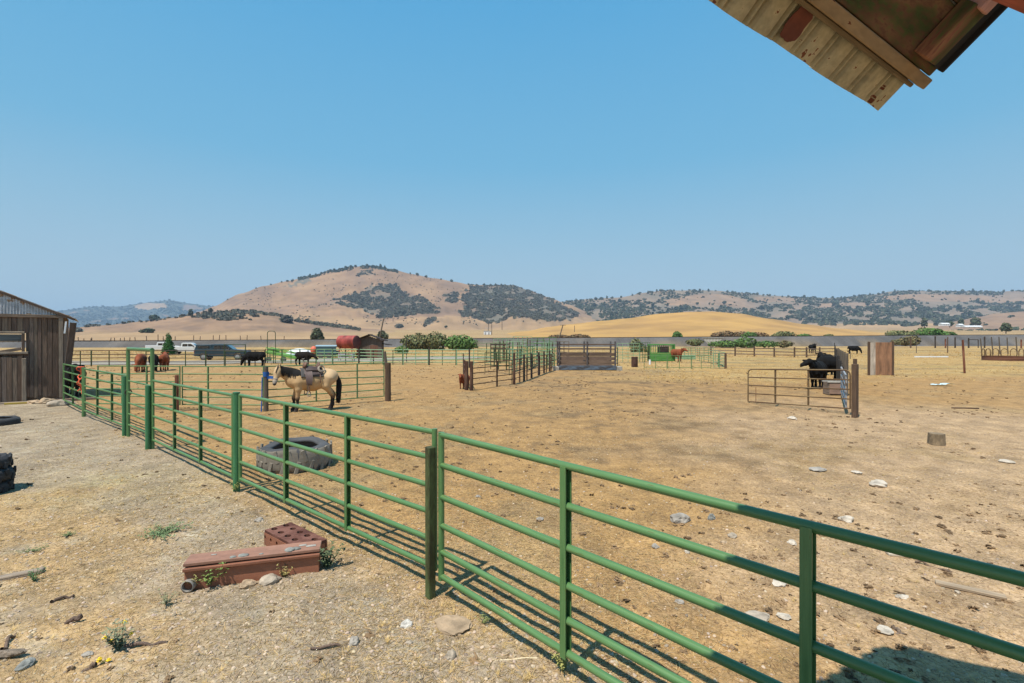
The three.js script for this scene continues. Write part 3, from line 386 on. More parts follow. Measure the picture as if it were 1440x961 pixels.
// pen with rusty posts in the middle
{ const P0 = G(663, 549.5), P1 = G(720, 541), P2 = G(748, 532), P3 = G(779, 521);
  const o = { rails: [1.36, 1.1, .84, .58, .30], rr: .022, mat: M.rustPipe, foot: 1, up: .07 };
  panel('rusty_fence', 'rusty pipe fence panel at the near corner of the middle pen', P0, P1, { ...o, ups: [0, .6, 1] }); panel('rusty_fence', 'rusty pipe fence panel along the middle pen side', P1, P2, { ...o, ups: [0, .35, .72, 1] }); panel('rusty_fence', 'rusty pipe fence panel leading up to the wooden cattle scale', P2, P3, { ...o, ups: [0, .3, .6, .85, 1] });
  postThing('pipe_post', 'thick paired rusty post at the near pen corner by the calf', P0.clone().add(V(0, 0, 0)), 1.44, .09, M.rustPipe); postThing('pipe_post', 'second thick rusty post at the near pen corner by the calf', P0.clone().add(V(-.24, 0, -.1)), 1.45, .085, M.rustPipe);
  postThing('pipe_post', 'rusty pipe post partway along the middle pen side', P1.clone().add(V(.12, 0, 0)), 1.75, .075, M.rustPipe);
  for (const [px, py] of [[737, 536], [747.5, 532.3], [757.5, 528.5], [765, 526], [773, 523]]) postThing('pipe_post', 'dark pipe post set in the middle pen side', G(px, py), 1.62, .07, M.steelDark, { group: 'dark posts along the middle pen side' });
  panel('rusty_fence', 'narrow pipe gate folded back from the rusty corner posts', P0.clone().add(V(-.35, 0, -.3)), G(651.5, 541), { ...o, ups: [0, .5, 1], cat: 'gate', rails: [1.45, 1.2, .95, .7, .45, .2] });
  postThing('pipe_post', 'thin tall pipe beside the folded pipe gate', G(651.5, 541.5), 1.75, .028, M.steelDark); }
// working alley: rows of tall green panels
{ const names = ['tall green alley panel nearest the large shrub', 'tall green alley panel beside the middle pen', 'tall pale green alley panel behind the rusty pen', 'tall green alley panel under the leaning pole', 'tall green alley panel left of the cattle scale', 'tall weathered alley panel behind the scale'];
  [[672, 712, 60, 54, 2.1], [690, 724, 42, 40, 1.7], [712, 740, 50, 48, 2.3], [736, 766, 58, 54, 2.5], [752, 784, 46, 43, 2.2], [782, 800, 60, 50, 2.3]].forEach(([x0, x1, z0, z1, h], i) => panel('alley_fence', names[i], AtZ(x0, z0), AtZ(x1, z1), { rails: [1, .84, .68, .52, .36, .2].map(k => k * h), rr: .026, ups: [0, .33, .66, 1], up: .07, mat: [M.greenOld, M.greenDark, M.greenPale, M.greenOld, M.greenPale, M.olive][i], upMat: [M.greenDark, M.greenDark, M.greenOld, M.olive, M.greenOld, M.post][i], foot: 1 }));
  for (const [px, z, h, m] of [[695, 46, 1.8, 1], [703, 52, 2.3, 1], [708, 57, 2.4, 0], [717, 60, 2.5, 1], [728, 55, 2.2, 0], [733, 49, 2.0, 1], [742, 56, 2.6, 0], [755, 50, 2.3, 1], [770, 48, 2.2, 1], [777, 44, 2.3, 0]]) postThing('alley_post', m ? 'dark green post standing in the working alley' : 'weathered brown post standing in the working alley', AtZ(px, z), h, .065, m ? M.greenDark : M.post, { group: m ? 'dark green alley posts' : 'brown alley posts' });
  [[694, 720, 64, 62, 2.6, 'tall green alley fence behind the dark brown boards'], [722, 748, 66, 64, 2.9, 'tall pale alley fence at the back of the working pens'], [748, 782, 68, 62, 2.8, 'tall green alley fence behind the cream topped rails'], [716, 736, 38, 44, 1.7, 'green alley fence running back from the rusty pen'], [738, 752, 40, 50, 1.9, 'green alley fence running back beside the dark posts'], [764, 778, 50, 62, 2.3, 'green alley fence running back left of the cattle scale']].forEach(([x0, x1, z0, z1, h, l], i) => panel('alley_fence', l, AtZ(x0, z0), AtZ(x1, z1), { rails: [1, .85, .7, .55, .4, .22].map(k => k * h), rr: .03, ups: [0, .25, .5, .75, 1], up: .08, mat: [M.greenPale, M.greenPale, M.greenOld, M.greenPale, M.greenOld, M.greenPale][i], foot: 1 }));
  const bt = AtZ(690, 62), b2 = AtZ(716, 60); const f = thing('board_fence', 'dark brown board fence behind the alley panels', 'fence', bt); b2.sub(bt); for (const h of [1.9, 1.45]) slab('board', V(0, h, 0), b2.clone().setY(h), .18, .04, M.steelDark, f); for (const t of [0, .25, .5, .75, 1]) bar('post', V(b2.x * t, 0, b2.z * t - .08), V(b2.x * t, 2.05, b2.z * t - .08), .07, M.post, f); 
  // cattle working tubs: sheeted green panels
  panel('rail_fence', 'low green rail panel in front of the alley panels', AtZ(682, 38), AtZ(716, 36), { rails: [1.5, 1.2, .9, .6], rr: .024, ups: [0, .5, 1], mat: M.greenDark, foot: 1 }); panel('rail_fence', 'cream topped green rail panel inside the working alley', AtZ(740, 45), AtZ(780, 42.5), { rails: [1.75, 1.3, .95, .6, .3], rr: .03, ups: [0, .25, .5, .75, 1], mat: M.greenPale, upMat: M.greenOld, foot: 1 }); }
// platform scale with plank sides
{ const p = G(826, 521.5); const t = thing('cattle_scale', 'platform cattle scale with brown plank sides and blue steel base', 'cattle scale', p, -.02);
  const blue = std(.11, .20, .33, .6, { map: rustTex }), bp = std(.105, .125, .155, .7, { map: rustTex });
  part('base_beam', xf(rbox(4.62, .34, .14), [0, .2, 0]), blue, t); part('base_beam', xf(rbox(4.62, .34, .14), [0, .2, -2.1]), blue, t); part('platform', xf(rbox(4.5, .08, 2.0), [0, .34, -1.05]), M.post, t);
  for (const z of [0, -2.1]) { for (const x of [-2.25, 0, 2.25]) part('post', xf(rbox(.13, 2.25, .12), [x, 1.22, z - .0]), bp, t); [[.60, .25], [.94, .25], [1.28, .25]].forEach(([y, h], i) => part('plank', xf(rbox(4.4, h, .05, .01), [0, y, z - .1]), [WOODS[0], WOODS[4], WOODS[2]][i], t)); for (const y of [1.72, 2.08]) part('plank', xf(rbox(4.4, .09, .045, .01), [0, y, z - .1]), WOODS[2], t); }
  for (const x of [-2.55, 2.55]) single('concrete_block', rbox(.42, .36, .7, .03), M.concrete, x < 0 ? 'pale concrete block at the pen end of the cattle scale' : 'pale concrete block at the barrel end of the cattle scale', 'block', V(p.x + x, .16, p.z - .1), .1); 
  panel('scale_gate', 'dark metal gate standing at the right end of the cattle scale', V(p.x + 2.36, 0, p.z - .3), V(p.x + 2.9, 0, p.z - 2.1), { rails: [1.8, 1.45, 1.1, .8, .5, .25], rr: .03, ups: [0, 1], mat: M.steelDark, foot: 1, cat: 'gate' }); }
{ const p = G(892.5, 516.5); const pr = [[0, 0], [.28, 0], [.3, .02], [.29, .04], [.29, .3], [.3, .31], [.29, .33], [.29, .6], [.3, .61], [.29, .63], [.29, .9], [.305, .92], [.28, .93], [0, .925]].map(q => new THREE.Vector2(...q)); const t = thing('steel_drum', 'brown rusty steel drum right of the cattle scale', 'barrel', p); part('drum', new THREE.LatheGeometry(pr, 22), std(.10, .062, .05, .8, { map: rustTex }), t); }
// squeeze chute and pens round it
{ const p = AtZ(930, 58), t = thing('squeeze_chute', 'bright green steel squeeze chute with dark barred sides', 'squeeze chute', p); const gm = std(.085, .29, .06, .5, { map: paintTex });
  part('base', xf(rbox(2.9, .16, 1.0), [0, .12, 0]), gm, t); for (const x of [-1.42, 1.42]) for (const z of [-.45, .45]) part('corner_post', xf(rbox(.1, 1.9, .1), [x, .98, z]), gm, t); for (const z of [-.45, .45]) { part('top_beam', xf(rbox(2.94, .14, .1), [0, 1.92, z]), gm, t); part('mid_beam', xf(rbox(2.8, .1, .08), [0, .95, z]), gm, t); part('side_sheet', xf(rbox(2.74, .62, .04), [0, .55, z]), gm, t); for (let k = 0; k < 12; k++) bar('side_bar', V(-1.2 + k * .22, 1, z), V(-1.2 + k * .22, 1.86, z), .025, k > 4 && k < 10 ? M.steelDark : gm, t); } part('head_gate', xf(rbox(.08, 1.7, .8), [1.36, 1.02, 0]), gm, t); part('rear_gate', xf(rbox(.08, 1.6, .8), [-1.36, 1.0, 0]), M.steelDark, t); part('squeeze_panel', xf(rbox(1.3, .8, .06), [.2, 1.3, 0]), M.steelDark, t);
  const wl = ['tall pale panel between the cattle scale and the leafy bush', 'tall bright green panel beside the leafy bush', 'pale green panel right of the reddish cow', 'pale round-pen panel before the board fence', 'far pale panel behind the squeeze chute'];
  [[868, 899, 56, 55, M.greenPale, 2.1], [900, 914, 55, 60, M.green, 2.2], [958, 978, 62, 60, M.greenPale, 1.5], [978, 1004, 60, 52, M.greenPale, 1.6], [962, 1000, 72, 70, M.olive, 1.4]].forEach(([a, b, z0, z1, m, h], i) => panel('pen_fence', wl[i], AtZ(a, z0), AtZ(b, z1), { rails: [1, .84, .68, .52, .36, .2].map(k => k * h), rr: .026, ups: [0, .25, .5, .75, 1], up: .05, mat: m, foot: 1 }));
  const rl = ['thin green panel behind the steel drum', 'thin green panel in front of the reddish cow', 'thin green panel in the open right of the cow', 'thin green panel turning back at the pen corner', 'short green end panel of the small round pen'];
  [[[906, 42.8], [938, 42.8]], [[939, 42.8], [972, 42.8]], [[973, 42.8], [1000, 42.4]], [[1003, 42.4], [1020, 43.5]], [[1020, 44], [1006, 54]]].forEach(([a, b], i) => panel('thin_fence', rl[i], AtZ(...a), AtZ(...b), { rails: i > 2 ? [1.35, 1.1, .85, .6, .35, .15] : [1.12, .12], rr: .022, ups: [0, .5, 1], mat: i > 2 ? M.greenPale : M.greenOld, foot: 1 }));
  postThing('wood_post', 'brown wooden post ending the small round pen', AtZ(1020.5, 42.8), 1.35, .1, M.post); postThing('wood_post', 'brown wooden post inside the small round pen', AtZ(1011, 45), 1.25, .09, M.greenOld); postThing('pen_post', 'thin white plastic post near the squeeze chute', AtZ(914, 50), .5, .1, M.white);
  const tr = AtZ(963, 64); single('feed_bunk', merged([xf(rbox(2.4, .5, .9), [0, .25, 0]), xf(rbox(2.5, .08, 1.0), [0, .5, 0])]), M.greenPale, 'pale green feed bunk behind the reddish cow', 'feeder', tr); }
{ // brown board fence
  const px = [1000, 1034, 1061, 1089, 1117.5, 1134.5, 1153, 1180], zs = [80, 76, 74, 72, 70, 70, 70, 70];
  for (let i = 0; i < px.length - 1; i++) { const a = AtZ(px[i], zs[i]), b = AtZ(px[i + 1], zs[i + 1]); const t = thing('board_fence', ['brown board fence span nearest the small round pen', 'brown board fence span in front of the green bank shrub', 'brown board fence span before the brown thicket', 'brown board fence span before the dark green shrub', 'brown board fence span left of the standing black bull', 'brown board fence span in front of the standing black bull', 'brown board fence span running behind the dark board windbreak'][i], 'fence', a); b.sub(a); for (const h of [1.22, .78, .32]) slab('board', V(0, h, .07), b.clone().setY(h + rr(-.05, .05)).add(V(0, 0, .07)), .13, .04, WOODS[(i + (h * 10 | 0)) % 6], t); bar('post', V(0, 0, 0), V(0, 1.45, 0), .11, M.post, t); }
  postThing('wood_post', 'tall grey driftwood post on the dry grass right of the board fence', AtZ(1196, 66), 1.0, .05, M.postGrey); }

// gate on the right with its wooden post
{ const a = V(9.4, 0, -19.8), b = V(11.22, 0, -16.5), d = b.clone().sub(a), L = d.length(); const t = thing('swing_gate', 'olive tube swing gate with rounded corners before the black cattle', 'gate', [a.x, gy(a.x, a.z), a.z], heading(d.x, d.z));
  const tilt = .17 / L, Y = (x, h) => .06 + h + tilt * x; const q = [], h1 = 1.28, c = .16; const add = (x, h) => q.push(V(x, Y(x, h), 0)); for (const [cx, cy, a0] of [[c, h1 - c, Math.PI], [L - c, h1 - c, Math.PI / 2]]) for (let k = 0; k <= 6; k++) { const an = a0 - k / 6 * Math.PI / 2; add(cx + c * Math.cos(an), cy + c * Math.sin(an)); }
  const path = new THREE.CurvePath(); const full = [V(0, Y(0, 0), 0), ...q, V(L, Y(L, 0), 0)]; for (let i = 0; i < full.length - 1; i++) path.add(new THREE.LineCurve3(full[i], full[i + 1])); part('outer_tube', new THREE.TubeGeometry(path, 90, .025, 8), M.olive, t);
  for (const h of [.0, .32, .64, .96]) bar('rail', V(0, Y(0, h), 0), V(L, Y(L, h), 0), .023, M.olive, t); for (const x of [L * .30, L * .63]) { const m = part('brace', box1, M.olive, t); m.position.set(x, Y(x, .64), -.02); m.scale.set(.05, 1.26, .045); } bar('thin_rod', V(L * .09, Y(0, 0), 0), V(L * .09, Y(0, .6), 0), .01, M.rust, t);
  postThing('wood_post', 'thick brown square wooden post carrying the olive swing gate', V(11.0, 0, -15.95), 1.72, .075, M.post, { square: true, turn: .5 });
  postThing('wood_post', 'second brown post half hidden behind the gate post', V(12.55, 0, -18.2), 1.8, .07, M.post);
  // galvanised gate folded back
  const g0 = V(11.22, 0, -16.7), g1 = V(14.3, 0, -21.6), gd = g1.clone().sub(g0), GL = gd.length(); const gt = thing('galvanised_gate', 'galvanised tube gate swung back behind the brown gate post', 'gate', g0, heading(gd.x, gd.z)); for (const h of [.25, .48, .72, .98, 1.3]) bar('rail', V(0, h, 0), V(GL, h, 0), .03, M.galv, gt); for (const x of [0, GL / 2, GL]) bar('upright', V(x, .22, 0), V(x, 1.33, 0), .03, M.galv, gt); const arch = []; for (let k = 0; k <= 10; k++) arch.push(V(GL + .3 - .3 * Math.cos(Math.PI * k / 20), 1.3 + .1 * Math.sin(Math.PI * k / 10) - k * .04, 0)); part('latch_loop', new THREE.TubeGeometry(new THREE.CatmullRomCurve3(arch), 14, .02, 6), M.galv, gt);
  // dark windbreak of upright boards running away
  const w0 = V(14.7, 0, -22.1), w1 = V(22.4, 0, -34.5), wd = w1.clone().sub(w0), WL = wd.length(); const wt = thing('windbreak_fence', 'dark weathered upright board windbreak running back beside the cattle', 'fence', w0, heading(wd.x, wd.z)); srand(5); const dk = [std(.035, .032, .030, .95, { map: grainTex }), std(.055, .048, .042, .95, { map: grainTex }), std(.075, .062, .05, .95, { map: grainTex })]; for (let k = 0; k < 40; k++) { const x = k * WL / 40 + .2, h = lerp(1.25, 2.0, k / 39) + rr(-.18, .18) + (k > 37 ? .35 : 0); if (k % 7 === 3) continue; const m = part('board', box1, dk[k % 3], wt); m.position.set(x, h / 2 - .02, rr(-.03, .03)); m.scale.set(.3, h, .035); m.rotation.z = rr(-.05, .05); } for (let k = 0; k < 6; k++) bar('post', V(k * WL / 5.1 + .1, -.1, .12), V(k * WL / 5.1 + .1, 1.9, .12), .09, M.postGrey, wt); bar('rail', V(0, 1.1, .06), V(WL, 1.3, .06), .05, M.postGrey, wt);
  const tp = G(1175, 556); const tt = thing('feed_trough', 'pinkish wooden trough box with white rim beside the cattle', 'trough', tp, -.15); const pk = std(.42, .28, .22, .9, { map: grainTex }); part('front_board', xf(rbox(.72, .5, .05), [0, .3, .28]), pk, tt); part('back_board', xf(rbox(.72, .5, .05), [0, .3, -.28]), pk, tt); for (const x of [-.37, .37]) part('end_board', xf(rbox(.05, .56, .6), [x, .3, 0]), WOODS[1], tt); part('rim', xf(rbox(.86, .06, .14), [0, .59, .26]), M.concrete, tt); part('rim', xf(rbox(.86, .06, .14), [0, .59, -.26]), M.concrete, tt); part('floor', xf(rbox(.7, .05, .5), [0, .1, 0]), pk, tt);
  const pp = G(1239, 528.5); const pt = thing('plywood_sheet', 'upright rusty brown plywood sheet with a whitewashed edge', 'panel', pp, .05); part('sheet', xf(rbox(1.18, 2.28, .03, .005), [.2, 1.16, 0]), std(.36, .185, .10, .9, { map: mottle }), pt); part('white_strip', xf(rbox(.38, 2.25, .032, .005), [-.585, 1.15, .0]), std(.62, .52, .42, .9, { map: mottle }), pt); part('post', xf(rbox(.13, 2.4, .13), [-.86, 1.15, 0]), M.post, pt); part('post', xf(rbox(.13, 2.45, .13), [.88, 1.16, -.02]), M.post, pt); }
// scattered posts of the old wire fence on the right
{ const L = [[1289, 497, 478, .06, 1, 0, 'weathered grey post of the wire fence beyond the plywood sheet'], [1333, 497, 474, .085, 0, 0, 'brown wire fence post behind the white plank'], [1357, 525, 478, .07, 2, .06, 'rust red leaning post standing alone on the dry ground'], [1381, 495.5, 476, .10, 1, .1, 'pale leaning post beside the rusty hay feeder']];
  for (const [px, yb, yt, r, m, ln, l] of L) { const p = G(px, yb); postThing('wire_post', l, p, (yb - yt) / F * -p.z, r, [M.post, M.postGrey, M.rust][m], { lean: [ln, 0] }); }
  srand(14); [[1281, 484, 473, 0], [1315.5, 485.5, 472.5, 3], [1330, 485.5, 476, 2], [1343.5, 485.5, 474, 3], [1362.5, 486.5, 475, 3], [1385, 486, 473, 3], [1436.5, 485.5, 477, 2]].forEach(([px, yb, yt, m], i) => { const z = 150; const p = AtZ(px, z); postThing('far_post', ['short brown stub post at the foot of the railway bank', 'thick black post at the foot of the railway bank', 'short rust red stub post at the foot of the railway bank', 'slim black post at the foot of the railway bank', 'black brace post with crossbar at the bank foot', 'tall black post behind the hay feeder', 'rust red post beyond the hay feeder end'][i], p, Math.max(1.2, (489 - yt) / F * z), .2, [M.post, M.postGrey, M.rust, M.steelDark][m]); });
  for (const [px, yb, yt, ln] of [[1397, 492, 474, .1], [1407, 498, 474, .08], [1418, 499, 475, .06], [1431, 497, 474, .08]]) { const z = 84, p = AtZ(px, z); postThing('leaning_pole', 'tall bare leaning pole rising behind the hay feeder', p, (499 - yt) / F * z, .085, M.postGrey, { lean: [ln, 0], group: 'leaning poles behind the hay feeder' }); }
  const hp = AtZ(1413, 59), t = thing('hay_feeder', 'rusty ring hay feeder with looped bars', 'hay feeder', hp); const Rr = 2.0; part('ring_band', new THREE.CylinderGeometry(Rr, Rr, .5, 40, 1, true).translate(0, .3, 0), new THREE.MeshStandardMaterial({ color: lin(.20, .11, .075), map: rustTex, roughness: .9, side: THREE.DoubleSide }), t); for (let k = 0; k < 16; k++) { const a = k / 16 * 6.283, w = .14, pts = []; for (const [o, y] of [[-w, .5], [-w, 1.15], [-w * .6, 1.36], [0, 1.42], [w * .6, 1.36], [w, 1.15], [w, .5]]) pts.push(V(Math.cos(a + o) * Rr, y, Math.sin(a + o) * Rr)); part('loop', new THREE.TubeGeometry(new THREE.CatmullRomCurve3(pts), 20, .03, 6), M.olive, t); }
  const wp = AtZ(1310, 70); single('white_plank', rbox(4.7, .16, .3, .02), M.white, 'long white plank lying on the dry grass', 'plank', V(wp.x, .1, wp.z), .03);
  // wires
  const wt = thing('wire_fence', 'thin wire strung between the posts beyond the plywood sheet', 'wire'); const a = G(1289, 497), b = G(1333, 497), c = G(1381, 495.5), e = AtZ(1470, 75); for (const h of [.5, 1.1, 1.6]) { for (const [p, q] of [[a, b], [b, c], [c, e]]) bar('wire', p.clone().setY(h), q.clone().setY(h), .012, M.steelDark, wt); }
  const cb = thing('brace_frame', 'black crossbar joining two posts at the bank foot', 'fence'); slab('crossbar', AtZ(1362.5, 149.8).setY(2.55), AtZ(1376, 149.5).setY(2.5), .2, .16, M.steelDark, cb); bar('upright', AtZ(1376, 149.5).setY(0), AtZ(1376, 149.5).setY(2.5), .12, M.steelDark, cb); }
// field fence posts on the left beyond the railway
srand(99); { const spots = [102, 110, 118, 127, 129, 155, 161, 168.5, 175, 182, 190, 206, 222, 230, 246, 272, 281, 299.5, 308, 317.5, 338, 347, 367, 399]; for (const px of spots) { const z = 260 + (px - 100) * .12, p = AtZ(px, z); p.y = EYE + (HZ - (px < 200 ? 480.5 : 478)) / F * z - .4; postThing('field_post', 'weathered post of the field fence beyond the railway bank', p, rr(2.0, 3.3), .19, M.post, { lean: [rr(-.16, .16), 0], group: 'field fence posts beyond the railway' }); } }
for (const [px, z, yt, l, ln] of [[531, 150, 448, 'tall bare leaning pole rising behind the brown shed', -.2], [785, 186, 456, 'leaning utility pole on the bank above the cattle scale', -.28]]) { const p = AtZ(px, z); if (px > 700) p.y = 1.8; const h = EYE + (HZ - yt) / F * z - p.y; const o = postThing('utility_pole', l, p, h, .2, M.postGrey, { lean: [ln, 0], cat: 'pole' }); if (px > 700) { const c = part('crossarm', xf(rbox(2.2, .16, .14), [h * .27, h * .94, 0]), M.postGrey, o); } }
for (const [px, yb, yt, l] of [[687, 470, 452, 'thin far utility pole left of the white tank shed'], [691.5, 470, 454, 'thick far utility pole right of the white tank shed'], [706, 463, 448, 'distant utility pole on the dry slope'], [808, 466, 458, 'short distant pole on the dry slope right of the leaning pole']]) { const z = 520, p = AtZ(px, z); p.y = EYE + (HZ - yb) / F * z - .6; postThing('utility_pole', l, p, (yb - yt) / F * z + .6, .3, M.postGrey, { cat: 'pole' }); }
{ const z = 520, p = AtZ(685.5, z); p.y = EYE + (HZ - 471) / F * z; const t = thing('tank_shed', 'small white shed under two far utility poles', 'building', p); part('wall', xf(rbox(7.5, 3.6, 5, .1), [0, 1.8, 0]), M.white, t); part('roof', xf(rbox(8, .4, 5.6, .1), [0, 3.8, 0]), M.galv, t); for (const x of [-2, 1.6]) part('door', xf(rbox(1.6, 2.4, .1, .03), [x, 1.3, 2.52]), M.galv, t); for (const x of [-3, 0, 3]) bar('mast', V(x, 4, 0), V(x, 7.4, 0), .12, M.galv, t); bar('mast_beam', V(-3.2, 7, 0), V(3.2, 7, 0), .12, M.galv, t); }
// farm on the right
{ const mk = (px, yb, w, h, l, z) => { const p = AtZ(px, z); p.y = EYE + (HZ - yb) / F * z; const t = thing('farmhouse', l, 'building', p); part('wall', xf(rbox(w, h, 9, .1), [0, h / 2, 0]), M.white, t); const s = new THREE.Shape([[-5.2, 0], [5.2, 0], [0, 2.6]].map(q => new THREE.Vector2(...q))); const g = new THREE.ExtrudeGeometry(s, { depth: w + .8, bevelEnabled: false }); g.rotateY(Math.PI / 2); g.translate(-(w + .8) / 2, h, 0); part('roof', g, std(.6, .6, .6, .6), t); for (let k = 0; k < 3; k++) part('window', xf(rbox(1.3, 1.4, .1, .02), [(k - 1) * w * .28, h * .55, 4.53]), M.glass, t); };
  mk(1328, 458.5, 15, 3.2, 'white farmhouse among the trees at the ridge foot', 950); mk(1350, 460, 8, 3.5, 'small white outbuilding right of the farmhouse', 960); mk(1367, 460.8, 32, 1.2, 'long low white farm roof at the ridge foot', 940); }

// ---------------------------------------------------------------- barn on the left
{ const bx = -18.85, bz = -20.9, t = thing('weathered_barn', 'weathered brown board barn with a corrugated metal gable', 'barn', [bx, gy(bx, bz), bz], heading(.77, -.64));
  srand(21); const HW = 3.42; // local x runs right along the wall; the right corner is the origin, the wall faces +z
  let x = -.02, i = 0; while (x > -9.5) { const w = rr(.10, .19), m = WOODS[Math.floor(R() * 6)]; const inWin = x - w < -1.18 && x > -3.6; const low = rr(0, .22); const mk = (y0, y1) => { const b = part('board', rbox(w - .012, y1 - y0, .03, .004), m, t); b.position.set(x - w / 2, (y0 + y1) / 2, .02 + rr(-.008, .012)); b.rotation.z = rr(-.006, .006); b.rotation.x = rr(-.004, .004); }; if (inWin) { mk(low, 1.92); mk(2.74, HW); } else mk(low + (i === 2 ? .1 : 0), HW); x -= w; i++; }
  part('lining_wall', xf(rbox(7.8, 1.9, .05, .005), [-4.95, .96, -.06]), WOODS[5], t); part('lining_wall', xf(rbox(1.1, HW, .05, .005), [-.58, HW / 2, -.06]), WOODS[5], t); part('lining_wall', xf(rbox(9.4, .6, .05, .005), [-4.75, 3.1, -.06]), WOODS[5], t);
  // side wall, corner trim, plates
  for (let k = 0; k < 16; k++) { const b = part('board', box1, WOODS[k % 6], t); b.position.set(.0, HW / 2 + .05, -.15 - k * .28); b.scale.set(.03, HW, .27); }
  part('corner_trim', xf(rbox(.14, HW, .06, .008), [-.07, HW / 2 + .05, .065]), WOODS[3], t); part('wall_plate', xf(rbox(9.8, .13, .10, .01), [-4.7, HW + .02, .06]), WOODS[1], t);
  // window bay on the left
  part('window_board', xf(rbox(2.4, .27, .04), [-2.4, 2.55, .03]), std(.20, .22, .23, .9, { map: grainTex }), t); part('window_frame', xf(rbox(2.5, .09, .09), [-2.4, 2.76, .07]), WOODS[3], t); part('window_frame', xf(rbox(.09, .85, .09), [-1.2, 2.32, .07]), WOODS[2], t); part('window_sill', xf(rbox(2.7, .10, .16), [-2.4, 1.94, .10]), WOODS[3], t); part('window_panel', xf(rbox(1.5, .34, .03), [-2.75, 2.2, -.02]), M.rust, t); part('window_panel', xf(rbox(.7, .12, .03), [-1.6, 2.04, .04], [0, 0, .2]), WOODS[1], t);
  for (let k = 0; k < 16; k++) { const w = .15, b = part('lean_to_board', rbox(w - .012, 1.8 + rr(-.08, .05), .035, .004), WOODS[(k * 5 + 2) % 6], t); b.position.set(-1.27 - k * w, .88, .34 + rr(-.01, .01)); } part('lean_to_post', xf(rbox(.13, 1.74, .1), [-1.15, .86, .40]), WOODS[3], t);
  // gable of corrugated sheet
  { const P = [], I = [], U = []; const n = 860, slope = .47; for (let k = 0; k <= n; k++) { const xx = -k / n * 9.4, ph = xx / .088 * Math.PI * 2, z = .05 + .024 * Math.sin(ph), top = HW + .02 + Math.min(-xx, 9.4) * slope; P.push(xx, HW + .03, z, xx, top, z); U.push(xx, 0, xx, (top - HW)); } for (let k = 0; k < n; k++) { const a = k * 2; I.push(a, a + 2, a + 1, a + 1, a + 2, a + 3); } const g = new THREE.BufferGeometry(); g.setAttribute('position', new THREE.Float32BufferAttribute(P, 3)); g.setAttribute('uv', new THREE.Float32BufferAttribute(U, 2)); g.setIndex(I); g.computeVertexNormals(); part('gable_sheet', g, new THREE.MeshStandardMaterial({ color: lin(.74, .76, .78), metalness: .1, roughness: .5, map: galvTex, side: THREE.DoubleSide }), t);
    const rl = Math.hypot(9.9, 9.9 * slope), an = Math.atan(slope); part('roof_sheet', xf(rbox(rl, .035, 4.9, .01), [-9.9 / 2 + .38, HW - .08 + (9.9 / 2) * slope + .03, -2.32], [0, 0, -an]), M.galv, t); part('rake_board', xf(rbox(rl, .09, .04, .008), [-9.9 / 2 + .36, HW - .10 + (9.9 / 2) * slope, .105], [0, 0, -an]), WOODS[2], t); }
  part('loose_board', xf(rbox(.22, 2.6, .04, .004), [.2, 1.9, .12], [.05, .3, -.10]), WOODS[2], t); part('white_scrap', xf(rbox(.06, .5, .02), [.07, 2.98, .12], [0, 0, -.1]), M.white, t);
  const ctr = t.localToWorld.bind(t); t.updateMatrixWorld();
  const loose = (x, z, L, w, h, ry, m, l, name = 'loose_plank') => { const p = ctr(V(x, 0, z)); single(name, rbox(L, h, w, .015), m, l, 'plank', V(p.x, gy(p.x, p.z) + h / 2 - .01, p.z), t.rotation.y + ry); };
  loose(-1.0, .75, 2.2, .28, .06, -.05, WOODS[3], 'grey plank lying along the foot of the barn wall'); loose(.25, 1.0, 1.7, .26, .10, -.12, WOODS[0], 'brown plank lying off the barn corner'); loose(-1.0, 1.15, 1.3, .12, .07, -.18, std(.50, .36, .06, .9, { map: grainTex }), 'yellow painted plank on the gravel before the barn'); loose(-3.0, 1.2, 1.6, .3, .08, .2, WOODS[5], 'weathered plank below the barn window');
}
// flat stones at the barn corner
function rockGeo(sd, sx = 1, sy = .6, sz = .8, det = 3) { const g = new THREE.IcosahedronGeometry(.5, det); const P = g.attributes.position; for (let i = 0; i < P.count; i++) { const v = V().fromBufferAttribute(P, i); const d = 1 + .30 * vn3(v.x * 2.6 + sd, v.y * 2.6, v.z * 2.6) + .2 * vn3(v.x * 6 + sd, v.y * 6, v.z * 6); v.multiplyScalar(d); v.y = Math.max(-.3, v.y); P.setXYZ(i, v.x * sx, v.y * sy, v.z * sz); } g.computeVertexNormals(); return g; }
const rockMats = [std(.50, .41, .31, .95, { map: mottle }), std(.42, .37, .31, .95, { map: mottle }), std(.64, .55, .44, .95, { map: mottle }), std(.50, .36, .23, .95, { map: mottle }), std(.30, .30, .27, .95, { map: mottle }), std(.70, .65, .58, .95, { map: mottle })];
function rock(px, py, wpx, mat, label, o = {}) { const p = G(px, py), s = wpx / F * -p.z; single(o.name || 'rock', rockGeo(px * .13, 1, o.h || .55, o.d || .8), rockMats[mat], label, 'rock', V(p.x, p.y + s * .08, p.z), px * .7 + (o.turn || 0)).scale.setScalar(s); }
rock(65, 567, 22, 3, 'flat tan stone at the barn corner', { h: .45 }); rock(48, 568, 18, 3, 'second flat stone leaning by the barn wall', { h: .4 }); rock(82, 571, 26, 0, 'grey earth mound stone at the barn corner', { h: .5 });
